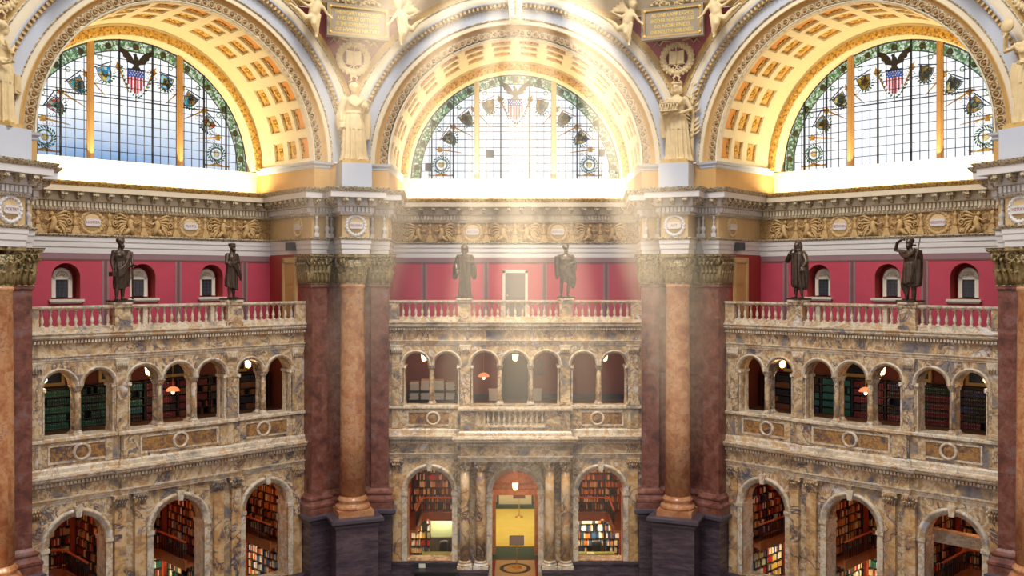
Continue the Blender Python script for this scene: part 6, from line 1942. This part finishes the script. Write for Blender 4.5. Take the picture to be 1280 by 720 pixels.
        for k in range(5): b.tube([(X(.1), y0 + .02, 21.66), (X(.28 + .07 * k), y0 - .02, 21.92 - .05 * k), (X(.34 + .12 * k), y0, 22.22 - .12 * k)], [.06, .075, .03], 6)
        o = b.build('putto_figure', M['plaster_statue']); remesh(o, .03)
        place(o, a)
        tag(o, 'cream winged putto on the %s side of the spandrel, %s' % (sn, nm), 'figure', 'spandrel putti')
for k in PANG: spandrel_things(k)
# ------------------------------------------------------------------ books
BM_ = {c: mat_plain('%s_book_cloth' % c.replace(' ', '_'), v, .6, var=.1, scale=30) for c, v in BCOL.items()}
BMESH = {}
def book_mesh(c):
    if c not in BMESH:
        b = MB()
        n = 6                                                           # rounded spine towards -y
        prof = [(-.5 + k / n, -.5 - .06 * sin(pi * k / n) + .06) for k in range(n + 1)]
        b.slab([(x, y) for x, y in prof] + [(.5, .5), (-.5, .5)], 0, 1, 0)
        b.slab([(-.42, -.4), (.42, -.4), (.42, .47), (-.42, .47)], .01, 1.004, 1)
        for z0, z1 in ((.10, .16), (.72, .82)):
            b.slab([(x * .56, y - .012) for x, y in prof] + [(.28, 0), (-.28, 0)], z0, z1, 2)
        BMESH[c] = b.mesh('book', [BM_[c], M['paper'], M['paper'] if c in ('green', 'teal', 'dark green', 'dark red') else M['gilt'] if c in ('black', 'dark red', 'dark green', 'green', 'navy', 'brown', 'red', 'teal') else M['ink_dark']])
    return BMESH[c]
def in_opening(bay, p, v, lvl):
    cx, cy = CAML[bay]
    t = (v - cy) / (p[1] - cy); u = cx + (p[0] - cx) * t; z = CAM_Z + (p[2] - CAM_Z) * t
    ops = [(q[0], q[1], MZS, 7.12) for q in MID] if lvl else [(q[0], q[1], q[2], PLINTH) for q in LOW]
    for uc, r, zs, zb in ops:
        if z > zb and abs(u - uc) < r and (z < zs or (u - uc) ** 2 + (z - zs) ** 2 < r * r): return True
    return False
rank = []
for i, (Mw, x, k, t, h, dp, zz, c, bay, txt) in enumerate(BOOKS):
    p = Mw @ Vector((x, .02, zz + h / 2))
    l = Matrix.Rotation(-ANG[bay], 4, 'Z') @ p
    lvl = l.z > 6
    D = p.y + CAM_D
    yv = 346.8 - (p.z - CAM_Z) * FPX / D; xv = 644 + p.x * FPX / D
    if yv > 716 or not (45 < xv < 1245): continue
    if in_opening(bay, l, VL, lvl) and in_opening(bay, l, VL + .68, lvl):
        n = (Mw.to_3x3() @ Vector((0, -1, 0))); vd = Vector((p.x, p.y + CAM_D, 0)).normalized()
        hid = 1.0
        if not lvl and 1.7 < l.z < 3.0: hid = .25
        rank.append((t * h * abs(n.dot(vd)) / D ** 2 * hid, i))
rank.sort(reverse=True)
big = {i for _, i in rank[:300]}
SHN = ['bottom', 'second', 'third', 'fourth', 'fifth', 'sixth', 'top']
rest = MB(); rest_m = list(BM_.keys())
for i, (Mw, x, k, t, h, dp, zz, c, bay, txt) in enumerate(BOOKS):
    y = .02 + dp / 2
    if i in big:
        o = bpy.data.objects.new('book', book_mesh(c)); COL.objects.link(o)
        o.matrix_world = Mw @ Matrix.Translation((x, y, zz)) @ Matrix.Diagonal((t, dp, h, 1))
        lab = '%s book on the %s shelf, %s' % (c, SHN[k], txt)
        tag(o, lab, 'book', lab.replace(' book', ' books'))
    else:
        p = Mw @ Vector((x, y, zz)); D = p.y + CAM_D
        st = len(rest.v)
        rest.box(-t / 2, t / 2, -dp / 2, dp / 2, 0, h, rest_m.index(c))
        rest.xf(Mw @ Matrix.Translation((x, y, zz)), st)
tag(rest.build('books', [BM_[c] for c in rest_m]), 'the many remaining small books filling the shelves behind the arches', 'books', kind='stuff')

# ------------------------------------------------------------------ haze hanging in the hall
hz = bpy.data.materials.new('dusty_air'); hz.use_nodes = True
nt = hz.node_tree; nt.nodes.clear()
out = nt.nodes.new('ShaderNodeOutputMaterial'); vs = nt.nodes.new('ShaderNodeVolumeScatter')
tc = nt.nodes.new('ShaderNodeTexCoord'); mp = nt.nodes.new('ShaderNodeMapping'); mp.vector_type = 'POINT'
mp.inputs['Location'].default_value = (0, -8.0 / 4.6, -13.5 / 11.0)
mp.inputs['Scale'].default_value = (1 / 7.4, 1 / 4.6, 1 / 11.0)
gr = nt.nodes.new('ShaderNodeTexGradient'); gr.gradient_type = 'SPHERICAL'
mu = nt.nodes.new('ShaderNodeMath'); mu.operation = 'MULTIPLY'; mu.inputs[1].default_value = HAZE * 2
nt.links.new(tc.outputs['Object'], mp.inputs[0]); nt.links.new(mp.outputs[0], gr.inputs[0])
nt.links.new(gr.outputs['Fac'], mu.inputs[0]); nt.links.new(mu.outputs[0], vs.inputs['Density'])
vs.inputs['Anisotropy'].default_value = 0
vs.inputs['Color'].default_value = (1, .96, .9, 1)
nt.links.new(vs.outputs[0], out.inputs['Volume'])
b = MB().ell((0, 8.0, 13.5), (7.4, 4.6, 11.0), 32, 20)
o = b.build('haze', hz); tag(o, 'spotlit dusty haze hanging in front of the middle bay', 'haze', kind='stuff')
